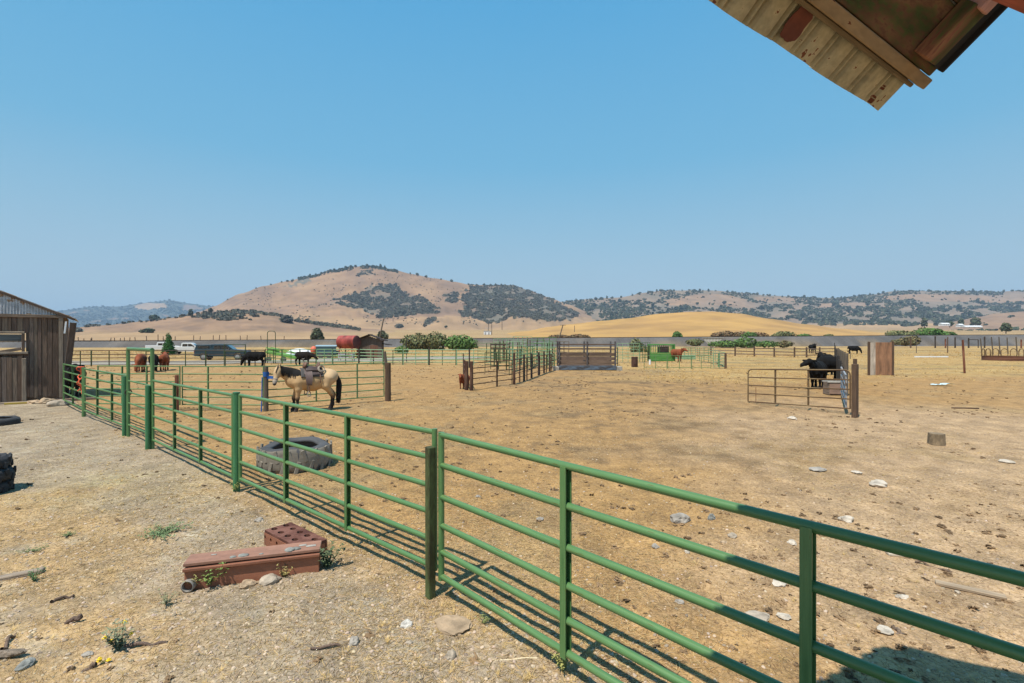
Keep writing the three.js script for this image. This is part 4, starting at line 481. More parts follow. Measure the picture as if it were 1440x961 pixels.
// ---------------------------------------------------------------- rocks and litter in the pen and yard
rock(1235, 684, 24, 2, 'pale flat rock on the bare earth of the pen', { h: .4 }); rock(957, 733, 28, 1, 'rough grey mottled rock pile beyond the green gate', { h: .6 }); rock(1002, 731, 13, 4, 'upright blue grey stone beside the mottled rock', { h: 1.1 }); rock(1190, 735, 20, 2, 'pale rock peeking over the shaded top rail'); rock(1115, 767, 14, 2, 'small white rock left of the shaded gate upright'); rock(1097, 822, 22, 2, 'flat white half buried rock beyond the gate', { h: .2 }); rock(1068, 869, 36, 0, 'wide flat buried rock near the shaded rails', { h: .18 }); rock(1103, 868, 18, 2, 'flat pale rock beside the wide buried rock', { h: .25 }); rock(1245, 891, 22, 2, 'pale flat rock right of the shaded upright', { h: .25 }); rock(1270, 843, 16, 2, 'small pale stone beyond the shaded rails', { h: .3 }); rock(1150, 663, 24, 1, 'pale grey stone sunk in the bare earth', { h: .15 }); rock(1205, 667, 14, 2, 'round white stone sunk in the bare earth', { h: .2 }); rock(1417, 652, 18, 2, 'white stone far right on the bare earth', { h: .3 }); rock(1030, 757, 14, 0, 'tan stone below the mottled rock', { h: .6 }); rock(1018, 766, 10, 3, 'brown stone below the mottled rock', { h: .6 }); rock(922, 770, 12, 1, 'blue grey pebble left of the gate rails'); rock(967, 778, 9, 2, 'white pebble under the top rail'); rock(956, 850, 12, 1, 'grey pebble low between the gate rails'); rock(1348, 838, 8, 0, 'tan pebble beside the loose board');
rock(760, 731, 13, 1, 'small grey stone seen between the upper rails of the near gate', { h: .5 }); rock(672, 699, 7, 1, 'small pale stone beyond the near gate post');
rock(571, 879, 17, 5, 'round white stone on the yard earth before the gate', { h: .8 }); rock(497, 905, 17, 1, 'grey stone on the gravel below the rusty box', { h: .7 }); rock(575, 906, 12, 0, 'small half buried grey stone under the white stone'); rock(634, 926, 18, 0, 'pale rounded stone on the earth under the gate', { h: .8 }); rock(636, 882, 50, 3, 'broad flat earth coloured rock by the gate foot', { h: .22 }); rock(378, 819, 26, 0, 'grey rock leaning on the front of the rusty box', { h: .6 }); rock(347, 823, 22, 3, 'tan rock in the weeds before the rusty box', { h: .55 }); rock(34, 934, 22, 4, 'blue grey stone among the straw in the yard', { h: .45 }); rock(121, 919, 14, 1, 'small grey stone near the yellow flowers', { h: .4 }); rock(450, 768, 16, 0, 'small pale rock behind the rusty box', { h: .6 }); rock(364, 733, 12, 1, 'small grey stone by the fence shadows', { h: .6 });
rock(1115, 589, 14, 2, 'pale stone in the pen below the olive gate', { h: .4 });
{ const bo = (px, py, L, w, h, ry, m, l, c = 'board', nm = 'loose_board') => { const p = G(px, py); return single(nm, rbox(L, h, w, .008), m, l, c, V(p.x, p.y + h / 2, p.z), ry); };
  bo(1365, 835, .52, .09, .03, -.62, std(.56, .43, .30, .9, { map: grainTex }), 'short pale board lying in the pen beyond the shaded rails'); bo(1262, 782, .2, .1, .03, -.2, std(.5, .42, .32, .9), 'small pale wood scrap beyond the shaded rails'); bo(1358, 574.5, .9, .05, .05, -.12, M.post, 'dark thin stick far right on the bare earth', 'stick', 'stick');
  const st = G(1317.5, 625); const sg = new THREE.CylinderGeometry(.155, .17, .3, 16, 4); const P = sg.attributes.position; for (let i = 0; i < P.count; i++) { const k = 1 + .12 * vn(Math.atan2(P.getX(i), P.getZ(i)) * 2, 3); P.setX(i, P.getX(i) * k); P.setZ(i, P.getZ(i) * k); } sg.computeVertexNormals(); single('tree_stump', sg, std(.36, .27, .17, .95, { map: grainTex }), 'short sawn post stump standing in the pen', 'stump', V(st.x, st.y + .12, st.z));
  const rg = new THREE.PlaneGeometry(.95, .42, 26, 12); rg.rotateX(-Math.PI / 2); const Q = rg.attributes.position; for (let i = 0; i < Q.count; i++) { const x = Q.getX(i), z = Q.getZ(i); Q.setY(i, .05 + .09 * Math.abs(fbm(x * 4 + 3, z * 5, 3)) + (x > .1 ? .05 : 0)); Q.setX(i, x + .1 * vn(z * 6, x * 3)); Q.setZ(i, z + .06 * vn(x * 6, 1)); } rg.computeVertexNormals(); const tp = G(1324, 543); single('crumpled_tarp', rg, new THREE.MeshStandardMaterial({ color: lin(.48, .62, .66), roughness: .6, side: THREE.DoubleSide }), 'crumpled pale blue tarp scrap on the bare earth', 'tarp', tp);
  for (const [x0, y0, x1, y1, r, l] of [[172, 913, 232, 904, .016, 'brown broken branch lying on the gravel beside the yellow flowers'], [0, 916, 20, 890, .013, 'curved grey branch among straw at the yard edge'], [68, 846, 100, 838, .014, 'thin brown stick on the straw above the stones'], [436, 915, 490, 908, .012, 'rust brown twig beside the grey stone'], [690, 931, 758, 928, .007, 'pale straight straw stalk under the gate'], [108, 945, 132, 938, .017, 'short brown bark chunk near the flowers'], [94, 874, 113, 869, .02, 'short dark wood chunk on the gravel'], [1290, 792, 1340, 806, .014, 'dark twig beyond the shaded top rail'], [1255, 886, 1275, 897, .016, 'dark bark strip beside the flat pale rock']]) { const a = G(x0, y0), b = G(x1, y1), m = a.clone().add(b).multiplyScalar(.5); const pts = []; for (let k = 0; k <= 6; k++) { const q = a.clone().lerp(b, k / 6).sub(m); q.y = r * .8 + .03 * vn(x0 + k * .8, y0) * (r > .01 ? 1 : .2); q.x += .02 * vn(k * 1.3 + x0, 2); pts.push(q); } const g = new THREE.TubeGeometry(new THREE.CatmullRomCurve3(pts), 18, r, 6); single('branch', g, r < .01 ? std(.6, .5, .33, .9) : WOODS[(x0 * 7) % 6], l, 'branch', V(m.x, gy(m.x, m.z), m.z)); }
  const plank = G(38, 808); const lg = single('weathered_board', rbox(.46, .05, .09, .015), WOODS[3], 'weathered board half sunk in the yard straw', 'board', V(plank.x - .1, plank.y + .02, plank.z + .03), .45); lg.rotation.z = .06; const l2 = G(12, 921); single('half_buried_log', rockGeo(9, 1, .3, .35), WOODS[3], 'dark half buried wood lump at the yard edge', 'log', V(l2.x, l2.y + .03, l2.z), .2).scale.setScalar(.2); }
// rusty steel box with a perforated block behind it
{ const a = G(257, 830), b = G(448, 806), d = b.clone().sub(a), L = d.length(); const t = thing('steel_box', 'long rusty red steel box lying on the yard straw', 'steel box', a, heading(d.x, d.z)); const H = .27, Dp = .24;
  part('body', xf(rbox(L, H - .03, Dp - .03, .008), [L / 2, H / 2 - .03, -Dp / 2]), M.redOxide, t); part('lid', xf(rbox(L + .02, .035, Dp, .008), [L / 2, H - .015, -Dp / 2 - .012]), std(.35, .175, .115, .7, { map: mottle }), t); part('front_lip', xf(rbox(L + .016, .03, .03, .006), [L / 2, H - .06, .0]), M.redOxide, t);
  [[.34, 0, .03], [.42, -.02, .045], [.55, .0, .02], [.78, -.03, .06], [.80, -.05, .05]].forEach(([u, z, s], i) => { const m = part('dropping', rockGeo(i + 60, 1.6, .5, 1, 2), rockMats[4], t); m.position.set(u * L, H + .004, z * .6 - .04); m.scale.setScalar(s * 1.4); }); [[.86, -.15, .075, .04], [.93, -.11, .1, .045], [.18, -.16, .05, .02]].forEach(([u, z, w, h]) => part('paint_fleck', xf(new THREE.BoxGeometry(w, .004, h), [u * L, H + .006, z]), M.concrete, t));
  const q0 = V(-2.26, 0, -5.66), q1 = V(-2.92, 0, -6.2), e = q1.clone().sub(q0), BL = e.length(); q0.y = gy(q0.x, q0.z); const bt = thing('perforated_block', 'rusty perforated steel block lying behind the red steel box', 'steel block', q0, heading(e.x, e.z)); const bm = std(.20, .105, .085, .85, { map: rustTex }); const sh = new THREE.Shape(); sh.moveTo(0, 0); sh.lineTo(BL, 0); sh.lineTo(BL, .33); sh.lineTo(0, .33); sh.closePath(); for (let k = 0; k < 5; k++) for (let r = 0; r < 2; r++) { const h = new THREE.Path(); h.absellipse(.11 + k * .17, .09 + r * .15, .045, .035, 0, Math.PI * 2, false, 0); sh.holes.push(h); } const g = new THREE.ExtrudeGeometry(sh, { depth: .03, bevelEnabled: false, curveSegments: 10 }); g.rotateX(-Math.PI / 2); g.translate(0, .15, .165); part('top_plate', g, bm, bt);
  for (const z of [.16, -.16]) { const s2 = new THREE.Shape([[0, 0], [BL, 0], [BL, .15], [0, .15]].map(v => new THREE.Vector2(...v))); for (let k = 0; k < 6; k++) { const h = new THREE.Path(); h.absellipse(.08 + k * .15, .095, .022, .028, 0, Math.PI * 2, false, 0); s2.holes.push(h); } const w = new THREE.ExtrudeGeometry(s2, { depth: .02, bevelEnabled: false, curveSegments: 8 }); w.translate(0, 0, z - .01); part('side_plate', w, M.redOxide, bt); } for (const x of [.012, BL - .012]) part('end_plate', xf(rbox(.02, .145, .29, .003), [x, .074, 0]), M.redOxide, bt); part('core', xf(rbox(BL - .1, .1, .27, .01), [BL / 2, .05, 0]), M.steelDark, bt);
  const pp = G(262, 831), t2 = thing('pipe_stub', 'grey plastic pipe stub at the corner of the rusty box', 'pipe', V(pp.x, pp.y + .055, pp.z), heading(-.1, -.99)); const pts = [[.05, 0], [.062, 0], [.062, .42], [.05, .42], [.05, 0]].map(v => new THREE.Vector2(...v)); const lg = new THREE.LatheGeometry(pts, 24); lg.rotateZ(-Math.PI / 2); part('tube', lg, new THREE.MeshStandardMaterial({ color: lin(.33, .31, .28), roughness: .6, side: THREE.DoubleSide, map: mottle }), t2); part('plug', xf(new THREE.CylinderGeometry(.049, .049, .02, 18), [.2, 0, 0], [0, 0, Math.PI / 2]), M.steelDark, t2); }
// tyres
function tyre(Ro, Ri, h, lugs, lugMat, mat, t) { const pr = []; const hh = h / 2, prof = [[Ri, -hh * .72], [Ri + .04, -hh * .9], [lerp(Ri, Ro, .55), -hh], [Ro - .06, -hh * .88], [Ro - .015, -hh * .66], [Ro, -hh * .3], [Ro, hh * .3], [Ro - .015, hh * .66], [Ro - .06, hh * .88], [lerp(Ri, Ro, .55), hh], [Ri + .04, hh * .9], [Ri, hh * .72], [Ri + .05, hh * .6], [Ri + .09, 0], [Ri + .05, -hh * .6], [Ri, -hh * .72]]; const g = new THREE.LatheGeometry(prof.map(q => new THREE.Vector2(...q)), 56); g.translate(0, hh, 0); const P = g.attributes.position; for (let i = 0; i < P.count; i++) { const a = Math.atan2(P.getX(i), P.getZ(i)); P.setY(i, P.getY(i) * (1 + .05 * Math.sin(a * 2 + 1) + .03 * Math.sin(a * 5))); } g.computeVertexNormals(); part('carcass', g, mat, t); if (lugMat !== mat) { const tp = []; for (const [r, y] of [[Ro - .045, .07], [Ro - .008, .2], [Ro + .008, .35], [Ro + .008, .65], [Ro - .006, .82], [Ro - .05, .935]]) tp.push(new THREE.Vector2(r, y * h)); const tg = new THREE.LatheGeometry(tp, 64), Q = tg.attributes.position; for (let i = 0; i < Q.count; i++) { const a = Math.atan2(Q.getX(i), Q.getZ(i)), k = 1 + .012 * Math.sin(a * 34) + .01 * vn(a * 6, Q.getY(i) * 9); Q.setXYZ(i, Q.getX(i) * k, Q.getY(i) * (1 + .05 * Math.sin(a * 2 + 1) + .03 * Math.sin(a * 5)), Q.getZ(i) * k); } tg.computeVertexNormals(); part('tread', tg, lugMat, t); } if (lugs) { const lg = rbox(.07, h * .5, .035, .012); for (let k = 0; k < lugs; k++) { const a = k / lugs * 6.283; const m = part('lug', lg, lugMat, t); const up = k % 2; m.position.set(Math.cos(a) * (Ro + .0), hh + (up ? .22 : -.22) * h, Math.sin(a) * (Ro + .0)); m.rotation.set(0, -a + Math.PI / 2, (up ? 1 : -1) * .3, 'YXZ'); } } }
{ const p = G(415, 657); const t = thing('tractor_tyre', 'big dusty worn tractor tyre lying flat inside the pen', 'tyre', V(p.x, p.y - .03, p.z)); tyre(.67, .42, .47, 34, M.rubberDusty, std(.085, .085, .09, .9, { map: mottle }), t);
  const q = G(-24, 694), rubs = std(.035, .036, .040, .85, { map: mottle }); for (let k = 0; k < 3; k++) { const s = thing('car_tyre', ['bottom black tyre of the stack at the yard edge', 'middle black tyre of the stack at the yard edge', 'top black tyre of the stack at the yard edge'][k], 'tyre', V(q.x + [0, .03, -.02][k], q.y + k * .2, q.z), k * 1.1, 'stacked tyres'); tyre(.34, .2, .2, 18, rubs, rubs, s); }
  const w = G(2, 597), s = thing('car_tyre', 'black tyre lying flat on the gravel near the barn', 'tyre', V(w.x, w.y - .02, w.z)); tyre(.40, .22, .24, 0, rubs, rubs, s); }

// ---------------------------------------------------------------- roof corner overhead
{ const C = V(1.93, 3.71, -2.6), u = V(-1.117, .12, .65).normalize(), v = V(.435, .649, .626).normalize(); const n = V().crossVectors(u, v).normalize(); v.crossVectors(n, u).normalize();
  const base = V(3.4, 0, -.9), t = thing('shed_roof', 'overhanging shed roof corner with corrugated eave, rafters and mossy boards', 'roof', base); const mat = new THREE.Matrix4().makeBasis(u, v, n).setPosition(C.clone().sub(base));
  const B = (name, a0, a1, b0, b1, c0, c1, m, r = .006) => part(name, xf(rbox(a1 - a0, b1 - b0, c1 - c0, r), [(a0 + a1) / 2, (b0 + b1) / 2, (c0 + c1) / 2]).applyMatrix4(mat), m, t);
  const sheet = (a0, a1, b0, b1, c, m) => { const P = [], U = [], I = []; const prof = [[0, 0], [.092, 0], [.098, .036], [.116, .036], [.122, .004], [.134, .004], [.140, .036], [.156, .036], [.162, 0]]; const st = .162, row = []; for (let a = a0; a < a1; a += st) for (const [x, h] of prof.slice(0, 8)) if (a + x <= a1) row.push([a + x, h]); row.push([a1, 0]); row.forEach(([a, h]) => { for (let k = 0; k <= 4; k++) { const b = lerp(b0, b1, k / 4) + (k === 0 ? .006 * vn(a * 9, 2) : 0); P.push(a, b, c + h); U.push(a * 1.6, b * 1.6); } }); for (let i = 0; i < row.length - 1; i++) for (let k = 0; k < 4; k++) { const q = i * 5 + k; I.push(q, q + 5, q + 1, q + 1, q + 5, q + 6); } const g = new THREE.BufferGeometry(); g.setAttribute('position', new THREE.Float32BufferAttribute(P, 3)); g.setAttribute('uv', new THREE.Float32BufferAttribute(U, 2)); g.setIndex(I); g.computeVertexNormals(); g.applyMatrix4(mat); return part('eave_sheet', g, m, t); };
  const dirty = tex(512, (x, y) => { const a = pn(x, y, 4, 5, 31), b = pn(x, y, 40, 3, 32); const k = .9 + .16 * a + .1 * b; return a + b * .4 > .42 ? [k * .6, k * .33, k * .22] : [k, k * .96, k * .86]; });
  const sm = new THREE.MeshStandardMaterial({ color: lin(.54, .50, .40), map: dirty, roughness: .6, metalness: .1, side: THREE.DoubleSide });
  sheet(0, 5.2, -.02, .24, .004, sm); sheet(-.075, 5.2, .2, 4.2, .044, sm).name = 'roof_sheet';
  const moss = tex(512, (x, y) => { const a = pn(x, y, 5, 5, 35), b = pn(x, y, 60, 3, 36); const m = clamp(a * 2 + b * .9); return [lerp(.72, .34, m) + b * .2, lerp(.55, .42, m) + b * .2, lerp(.46, .24, m) + b * .14]; });
  const mossM = std(.42, .38, .27, 1, { map: moss }), redB = std(.36, .12, .085, .9, { map: mottle }), beamM = std(.42, .30, .20, .95, { map: dirty }), pinkM = std(.75, .38, .30, .9, { map: mottle }), blackM = std(.035, .03, .027, 1, { map: mottle });
  { const pts = []; for (let k = 0; k < 40; k++) { const a = k / 40 * Math.PI * 2, e = (c, p) => Math.sign(c) * Math.pow(Math.abs(c), p), w = 1 + .12 * vn(Math.cos(a) * 2 + 7, Math.sin(a) * 2) + .05 * vn(k * .9, 4); pts.push(new THREE.Vector2(.875 + .055 * e(Math.cos(a), .6) * w, .075 + .07 * e(Math.sin(a), .6) * w)); } const g = new THREE.ExtrudeGeometry(new THREE.Shape(pts), { depth: .003, bevelEnabled: false }); g.translate(0, 0, -.002); g.applyMatrix4(mat); part('rust_patch', g, std(.26, .075, .045, .9, { map: mottle }), t); }
  B('eave_beam', -.085, 5.2, .15, .2, -.05, .0, beamM); B('eave_batten', -.02, 5.2, .128, .148, -.03, .0, std(.33, .24, .14, .9, { map: grainTex }));
  for (let k = 0; k < 16; k++) B('roof_board', -.07, 5.2, .205 + k * .24, .205 + k * .24 + .232, -.03, -.008, k < 4 ? mossM : WOODS[k % 6]);
  B('rake_board', -.072, -.055, .24, 4.2, -.07, -.034, blackM); B('rake_lining', -.053, .07, .24, 4.2, -.05, -.034, blackM);
  B('rafter', .10, .17, .46, 4.2, -.13, -.036, pinkM); B('rafter_tail', .08, .19, .238, .47, -.11, -.036, std(.60, .45, .34, .95, { map: moss })); B('red_board', .19, .50, .5, 4.2, -.062, -.036, redB); for (const a of [1.1, 2.1, 3.1, 4.1]) B('rafter', a, a + .08, .238, 4.2, -.18, -.036, mossM);
  // painted wall beam and the posts that carry the roof, outside the view
  const rb = V(1.52, 3.75, -1.6), rd = V(.93, 0, -.36).normalize(); const q0 = rb.clone().addScaledVector(rd, -.9).sub(base), q1 = rb.clone().addScaledVector(rd, 3).sub(base); slab('wall_beam', q0, q1, .12, .16, std(.50, .11, .055, .6, { map: rustTex }), t);
  bar('post', V(0, 0, 0), V(0, 4.4, 0), .09, M.post, t); bar('post', V(-5.2, 0, 2.6), V(-5.2, 3.8, 2.6), .09, M.post, t); }

// ---------------------------------------------------------------- bodies: smooth-joined tapered bones meshed with surface nets
function roundCone(p, b) { const ax = b[0], ay = b[1], az = b[2], bx = b[4], by = b[5], bz = b[6], s = b[8] || 1; const px = p[0] - ax, py = p[1] - ay, pz = (p[2] - az) / s, dx = bx - ax, dy = by - ay, dz = (bz - az) / s, l = dx * dx + dy * dy + dz * dz; const t = l > 0 ? clamp((px * dx + py * dy + pz * dz) / l) : 0; const qx = px - dx * t, qy = py - dy * t, qz = pz - dz * t; return (Math.sqrt(qx * qx + qy * qy + qz * qz) - lerp(b[3], b[7], t)) * Math.min(1, s); }
function field(bones, k = .05) { return p => { let d = 1e3; for (const b of bones) { const e = roundCone(p, b), kk = b[9] || k; if (e > d + kk) continue; const h = clamp(.5 + .5 * (d - e) / kk); d = lerp(d, e, h) - kk * h * (1 - h); } return d; }; }
function surfaceNet(f, lo, hi, c, colorFn) {
  const n = [0, 1, 2].map(k => Math.ceil((hi[k] - lo[k]) / c) + 1), [nx, ny, nz] = n, D = new Float32Array(nx * ny * nz), id = (i, j, k) => (k * ny + j) * nx + i; for (let k = 0; k < nz; k++) for (let j = 0; j < ny; j++) for (let i = 0; i < nx; i++) D[id(i, j, k)] = f([lo[0] + i * c, lo[1] + j * c, lo[2] + k * c]);
  const P = [], C = [], I = [], vi = new Int32Array(nx * ny * nz).fill(-1);
  for (let k = 0; k < nz - 1; k++) for (let j = 0; j < ny - 1; j++) for (let i = 0; i < nx - 1; i++) { let m = 0, sx = 0, sy = 0, sz = 0, cnt = 0; const v = []; for (let q = 0; q < 8; q++) { v[q] = D[id(i + (q & 1), j + (q >> 1 & 1), k + (q >> 2))]; if (v[q] < 0) m |= 1 << q; } if (m === 0 || m === 255) continue; for (let a = 0; a < 8; a++) for (const ax of [1, 2, 4]) { const b = a | ax; if (b === a) continue; if ((v[a] < 0) !== (v[b] < 0)) { const t = v[a] / (v[a] - v[b]); sx += (a & 1) + (ax === 1 ? t : 0); sy += (a >> 1 & 1) + (ax === 2 ? t : 0); sz += (a >> 2) + (ax === 4 ? t : 0); cnt++; } } const p = [lo[0] + (i + sx / cnt) * c, lo[1] + (j + sy / cnt) * c, lo[2] + (k + sz / cnt) * c]; vi[id(i, j, k)] = P.length / 3; P.push(...p); C.push(...colorFn(p)); }
  const quad = (a, b, d, e, flip) => { if (a < 0 || b < 0 || d < 0 || e < 0) return; if (flip) I.push(a, d, b, b, d, e); else I.push(a, b, d, b, e, d); };
  for (let k = 1; k < nz - 1; k++) for (let j = 1; j < ny - 1; j++) for (let i = 1; i < nx - 1; i++) { const a = D[id(i, j, k)] < 0; if (a !== (D[id(i + 1, j, k)] < 0)) quad(vi[id(i, j - 1, k - 1)], vi[id(i, j, k - 1)], vi[id(i, j - 1, k)], vi[id(i, j, k)], !a); if (a !== (D[id(i, j + 1, k)] < 0)) quad(vi[id(i - 1, j, k - 1)], vi[id(i, j, k - 1)], vi[id(i - 1, j, k)], vi[id(i, j, k)], a); if (a !== (D[id(i, j, k + 1)] < 0)) quad(vi[id(i - 1, j - 1, k)], vi[id(i, j - 1, k)], vi[id(i - 1, j, k)], vi[id(i, j, k)], !a); }
  const g = new THREE.BufferGeometry(); g.setAttribute('position', new THREE.Float32BufferAttribute(P, 3)); g.setAttribute('color', new THREE.Float32BufferAttribute(C, 3)); g.setIndex(I); g.computeVertexNormals(); return g;
}
const hide = new THREE.MeshPhysicalMaterial({ vertexColors: true, roughness: .95, specularIntensity: .5 });
const hairMat = (r, g, b) => new THREE.MeshStandardMaterial({ color: lin(r, g, b), roughness: .92, side: THREE.DoubleSide });
function ribbons(list, w) { const P = [], I = []; for (const pts of list) { const o = P.length / 3, n = pts.length; pts.forEach((p, i) => { const ww = w * (1 - .7 * i / n); const s = p.s || V(0, 0, 1); P.push(p.x - s.x * ww, p.y - s.y * ww, p.z - s.z * ww, p.x + s.x * ww, p.y + s.y * ww, p.z + s.z * ww); if (i) { const a = o + (i - 1) * 2; I.push(a, a + 1, a + 2, a + 1, a + 3, a + 2); } }); } const g = new THREE.BufferGeometry(); g.setAttribute('position', new THREE.Float32BufferAttribute(P, 3)); g.setIndex(I); g.computeVertexNormals(); return g; }
// the saddled horse: local x forward, y up, z to its right
const HORSE = V(-7.05, gy(-6.93, -17.45), -17.45), HT_TURN = heading(-.86, .51);
{ const legs = []; for (const s of [-1, 1]) { const f = s < 0 ? 0 : .08, hb = s < 0 ? 0 : -.10;
    legs.push([.44, 1.0, s * .13, .16, .43, .80, s * .16, .105, 1, .08], [.43, .80, s * .16, .10, .46 + f, .48, s * .145, .058], [.46 + f, .5, s * .145, .06, .46 + f, .45, s * .145, .052], [.46 + f, .45, s * .145, .046, .455 + f, .17, s * .14, .037], [.455 + f, .17, s * .14, .048, .50 + f, .09, s * .14, .045], [.505 + f, .075, s * .14, .054, .515 + f, .04, s * .14, .06]);
    legs.push([-.56, 1.12, s * .12, .23, -.47, .88, s * .16, .15, 1, .08], [-.47, .88, s * .16, .14, -.64 + hb, .60, s * .14, .075], [-.64 + hb, .6, s * .14, .07, -.69 + hb, .52, s * .135, .058], [-.69 + hb, .52, s * .135, .052, -.655 + hb, .18, s * .13, .041], [-.655 + hb, .18, s * .13, .05, -.61 + hb, .09, s * .13, .046], [-.605 + hb, .075, s * .13, .055, -.595 + hb, .04, s * .13, .061]); }
  const bones = [[.40, 1.08, 0, .315, -.05, 1.05, 0, .345, .88], [-.05, 1.05, 0, .345, -.40, 1.11, 0, .305, .9], [-.40, 1.16, 0, .285, -.62, 1.18, 0, .27, .9], [.36, 1.36, 0, .10, .05, 1.30, 0, .13, .8, .12], [-.45, 1.34, 0, .12, -.75, 1.2, 0, .13, .9, .12], [.46, 1.12, 0, .28, .62, 1.06, 0, .20, .85, .1], [.52, 1.18, 0, .25, .82, 1.38, -.02, .185, .62, .1], [.82, 1.38, -.02, .185, 1.02, 1.49, -.06, .125, .66, .08], [1.02, 1.50, -.06, .105, 1.10, 1.36, -.12, .108, .8, .05], [1.08, 1.42, -.10, .10, 1.17, 1.10, -.22, .063, .85, .05], [1.17, 1.10, -.22, .062, 1.185, 1.02, -.24, .058, .95, .04], [1.04, 1.32, -.09, .09, 1.08, 1.26, -.12, .07, .7, .04],
    [1.00, 1.58, -.12, .034, .985, 1.68, -.14, .010, 1, .02], [1.05, 1.58, -.015, .034, 1.045, 1.68, .005, .010, 1, .02], ...legs];
  const f = field(bones, .055); const tan = [.50, .325, .165];
  const g = surfaceNet(f, [-1.0, -.03, -.42], [1.35, 1.74, .36], .0165, p => { const [x, y, z] = p; const nz = vn3(x * 5, y * 5, z * 5) * .06; let c = tan.map(v => v * (1 + nz)); const mx = (k, t) => { c = mixc(c, k, clamp(t)); }; mx([.56, .40, .24], sstep(.85, 1.05, y) * sstep(-.1, -.5, x) * .6); mx([.30, .17, .085], sstep(.75, .5, y) * .55); mx([.028, .022, .02], sstep(.54, .40, y + nz) * (x < -.3 || x > .3 ? 1 : 0)); if (x > .93) { mx([.42, .31, .19], .5); mx([.33, .28, .23], sstep(1.2, 1.12, y)); mx([.05, .042, .04], sstep(1.07, 1.02, y)); } if (y > 1.6 && x > .9) mx([.06, .045, .03], .75); if (y < .075) mx([.10, .085, .07], .9); if (y > 1.33 && x < .3 && Math.abs(z) < .03) mx([.12, .08, .05], .6); return c; });
  const t = thing('horse', 'buckskin horse with black mane and tail standing saddled in the pen', 'horse', HORSE, HT_TURN); part('body', g, hide, t);
  srand(64); const mane = []; for (let k = 0; k < 260; k++) { const u = R(), cx = lerp(.40, 1.0, u), cy = lerp(1.46, 1.615, Math.pow(u, .8)), cz = lerp(0, -.06, u), s = R() < .75 ? -1 : 1, L = rr(.14, .32), pts = []; for (let q = 0; q <= 4; q++) { const w = q / 4, y = cy - L * w * w - L * .15 * w; let z = cz + s * (.03 + .02 * R()); for (let it = 0; it < 20 && f([cx, y, z]) < .012; it++) z += s * .01; const p = V(cx + rr(-.012, .012) - .03 * w, y, z); p.s = V(1, 0, 0); pts.push(p); } mane.push(pts); }
  for (let k = 0; k < 26; k++) { const a = rr(-.05, .05), pts = []; for (let q = 0; q <= 4; q++) { const w = q / 4; const p = V(1.06 + .085 * w + rr(-.01, .01), 1.62 - .22 * w, -.09 + a - .09 * w); p.s = V(.5, 0, .8); pts.push(p); } mane.push(pts); }
  part('mane', ribbons(mane, .013), hairMat(.007, .0055, .005), t);
  const tail = []; for (let k = 0; k < 320; k++) { const a = R() * 6.28, r0 = Math.sqrt(R()), L = rr(.85, 1.08), pts = []; for (let q = 0; q <= 7; q++) { const w = q / 7, rad = (.03 + .075 * Math.sin(Math.min(1, w * 1.3) * 2.2)) * r0; const p = V(-.84 - .13 * Math.sin(Math.min(1, w * 2.2) * 1.57) + .05 * w + Math.cos(a) * rad, 1.27 - L * w + .02, Math.sin(a) * rad + .01 * Math.sin(w * 9 + a)); p.s = V(Math.sin(a), 0, -Math.cos(a)); pts.push(p); } tail.push(pts); } part('tail', ribbons(tail, .016), hairMat(.006, .005, .0045), t);
  const eye = new THREE.SphereGeometry(.015, 10, 8); for (const e of [[1.105, 1.41, -.195], [1.17, 1.41, -.06]]) { const m = part('eye', eye, M.glass, t); m.position.set(...e); }
  { const ring = []; const c = V(1.155, 1.17, -.195), ax = V(.3, -.9, -.35).normalize(), s1 = V().crossVectors(ax, V(0, 0, 1)).normalize(), s2 = V().crossVectors(ax, s1); for (let k = 0; k < 24; k++) { const a = k / 24 * 6.283, d = s1.clone().multiplyScalar(Math.cos(a)).addScaledVector(s2, Math.sin(a)); let r = .16; for (let q = 0; q < 40; q++) { const p = c.clone().addScaledVector(d, r); if (f([p.x, p.y, p.z]) < .008) break; r -= .004; } ring.push(c.clone().addScaledVector(d, r)); } part('noseband', new THREE.TubeGeometry(new THREE.CatmullRomCurve3(ring, true), 48, .012, 6, true), std(.32, .30, .30, .8), t); }
  // western saddle fitted to the back
  const wrap = (x0, x1, f0, f1, off, th, nx = 18, nf = 26, edge) => { const P = [], I = [], at = (x, ph, o) => { let r = .62; const dy = Math.cos(ph), dz = Math.sin(ph); for (let q = 0; q < 120; q++) { const d = f([x, 1.08 + dy * r, dz * r]) - o; if (d < .002) break; r -= Math.max(.002, d * .8); } return [x, 1.08 + dy * r, dz * r]; }; for (const lay of [0, 1]) for (let i = 0; i <= nx; i++) for (let j = 0; j <= nf; j++) { const u = i / nx, v = j / nf; let x = lerp(x0, x1, u), ph = lerp(f0, f1, v); if (edge) [x, ph] = edge(u, v, x, ph); P.push(...at(x, ph, off + (lay ? th : 0))); } const S = (nx + 1) * (nf + 1); for (let i = 0; i < nx; i++) for (let j = 0; j < nf; j++) { const a = i * (nf + 1) + j, b = a + nf + 1; I.push(a, a + 1, b, a + 1, b + 1, b, S + a, S + b, S + a + 1, S + a + 1, S + b, S + b + 1); } const rim = (a, b) => I.push(a, b, S + a, b, S + b, S + a); for (let i = 0; i < nx; i++) { rim(i * (nf + 1), (i + 1) * (nf + 1)); rim(i * (nf + 1) + nf, (i + 1) * (nf + 1) + nf); } for (let j = 0; j < nf; j++) { rim(j, j + 1); rim(nx * (nf + 1) + j, nx * (nf + 1) + j + 1); } const g = new THREE.BufferGeometry(); g.setAttribute('position', new THREE.Float32BufferAttribute(P, 3)); g.setIndex(I); g.computeVertexNormals(); return g; };
  const lea = (r, g, b, ro = .6) => new THREE.MeshStandardMaterial({ color: lin(r, g, b), roughness: ro, side: THREE.DoubleSide, map: null });
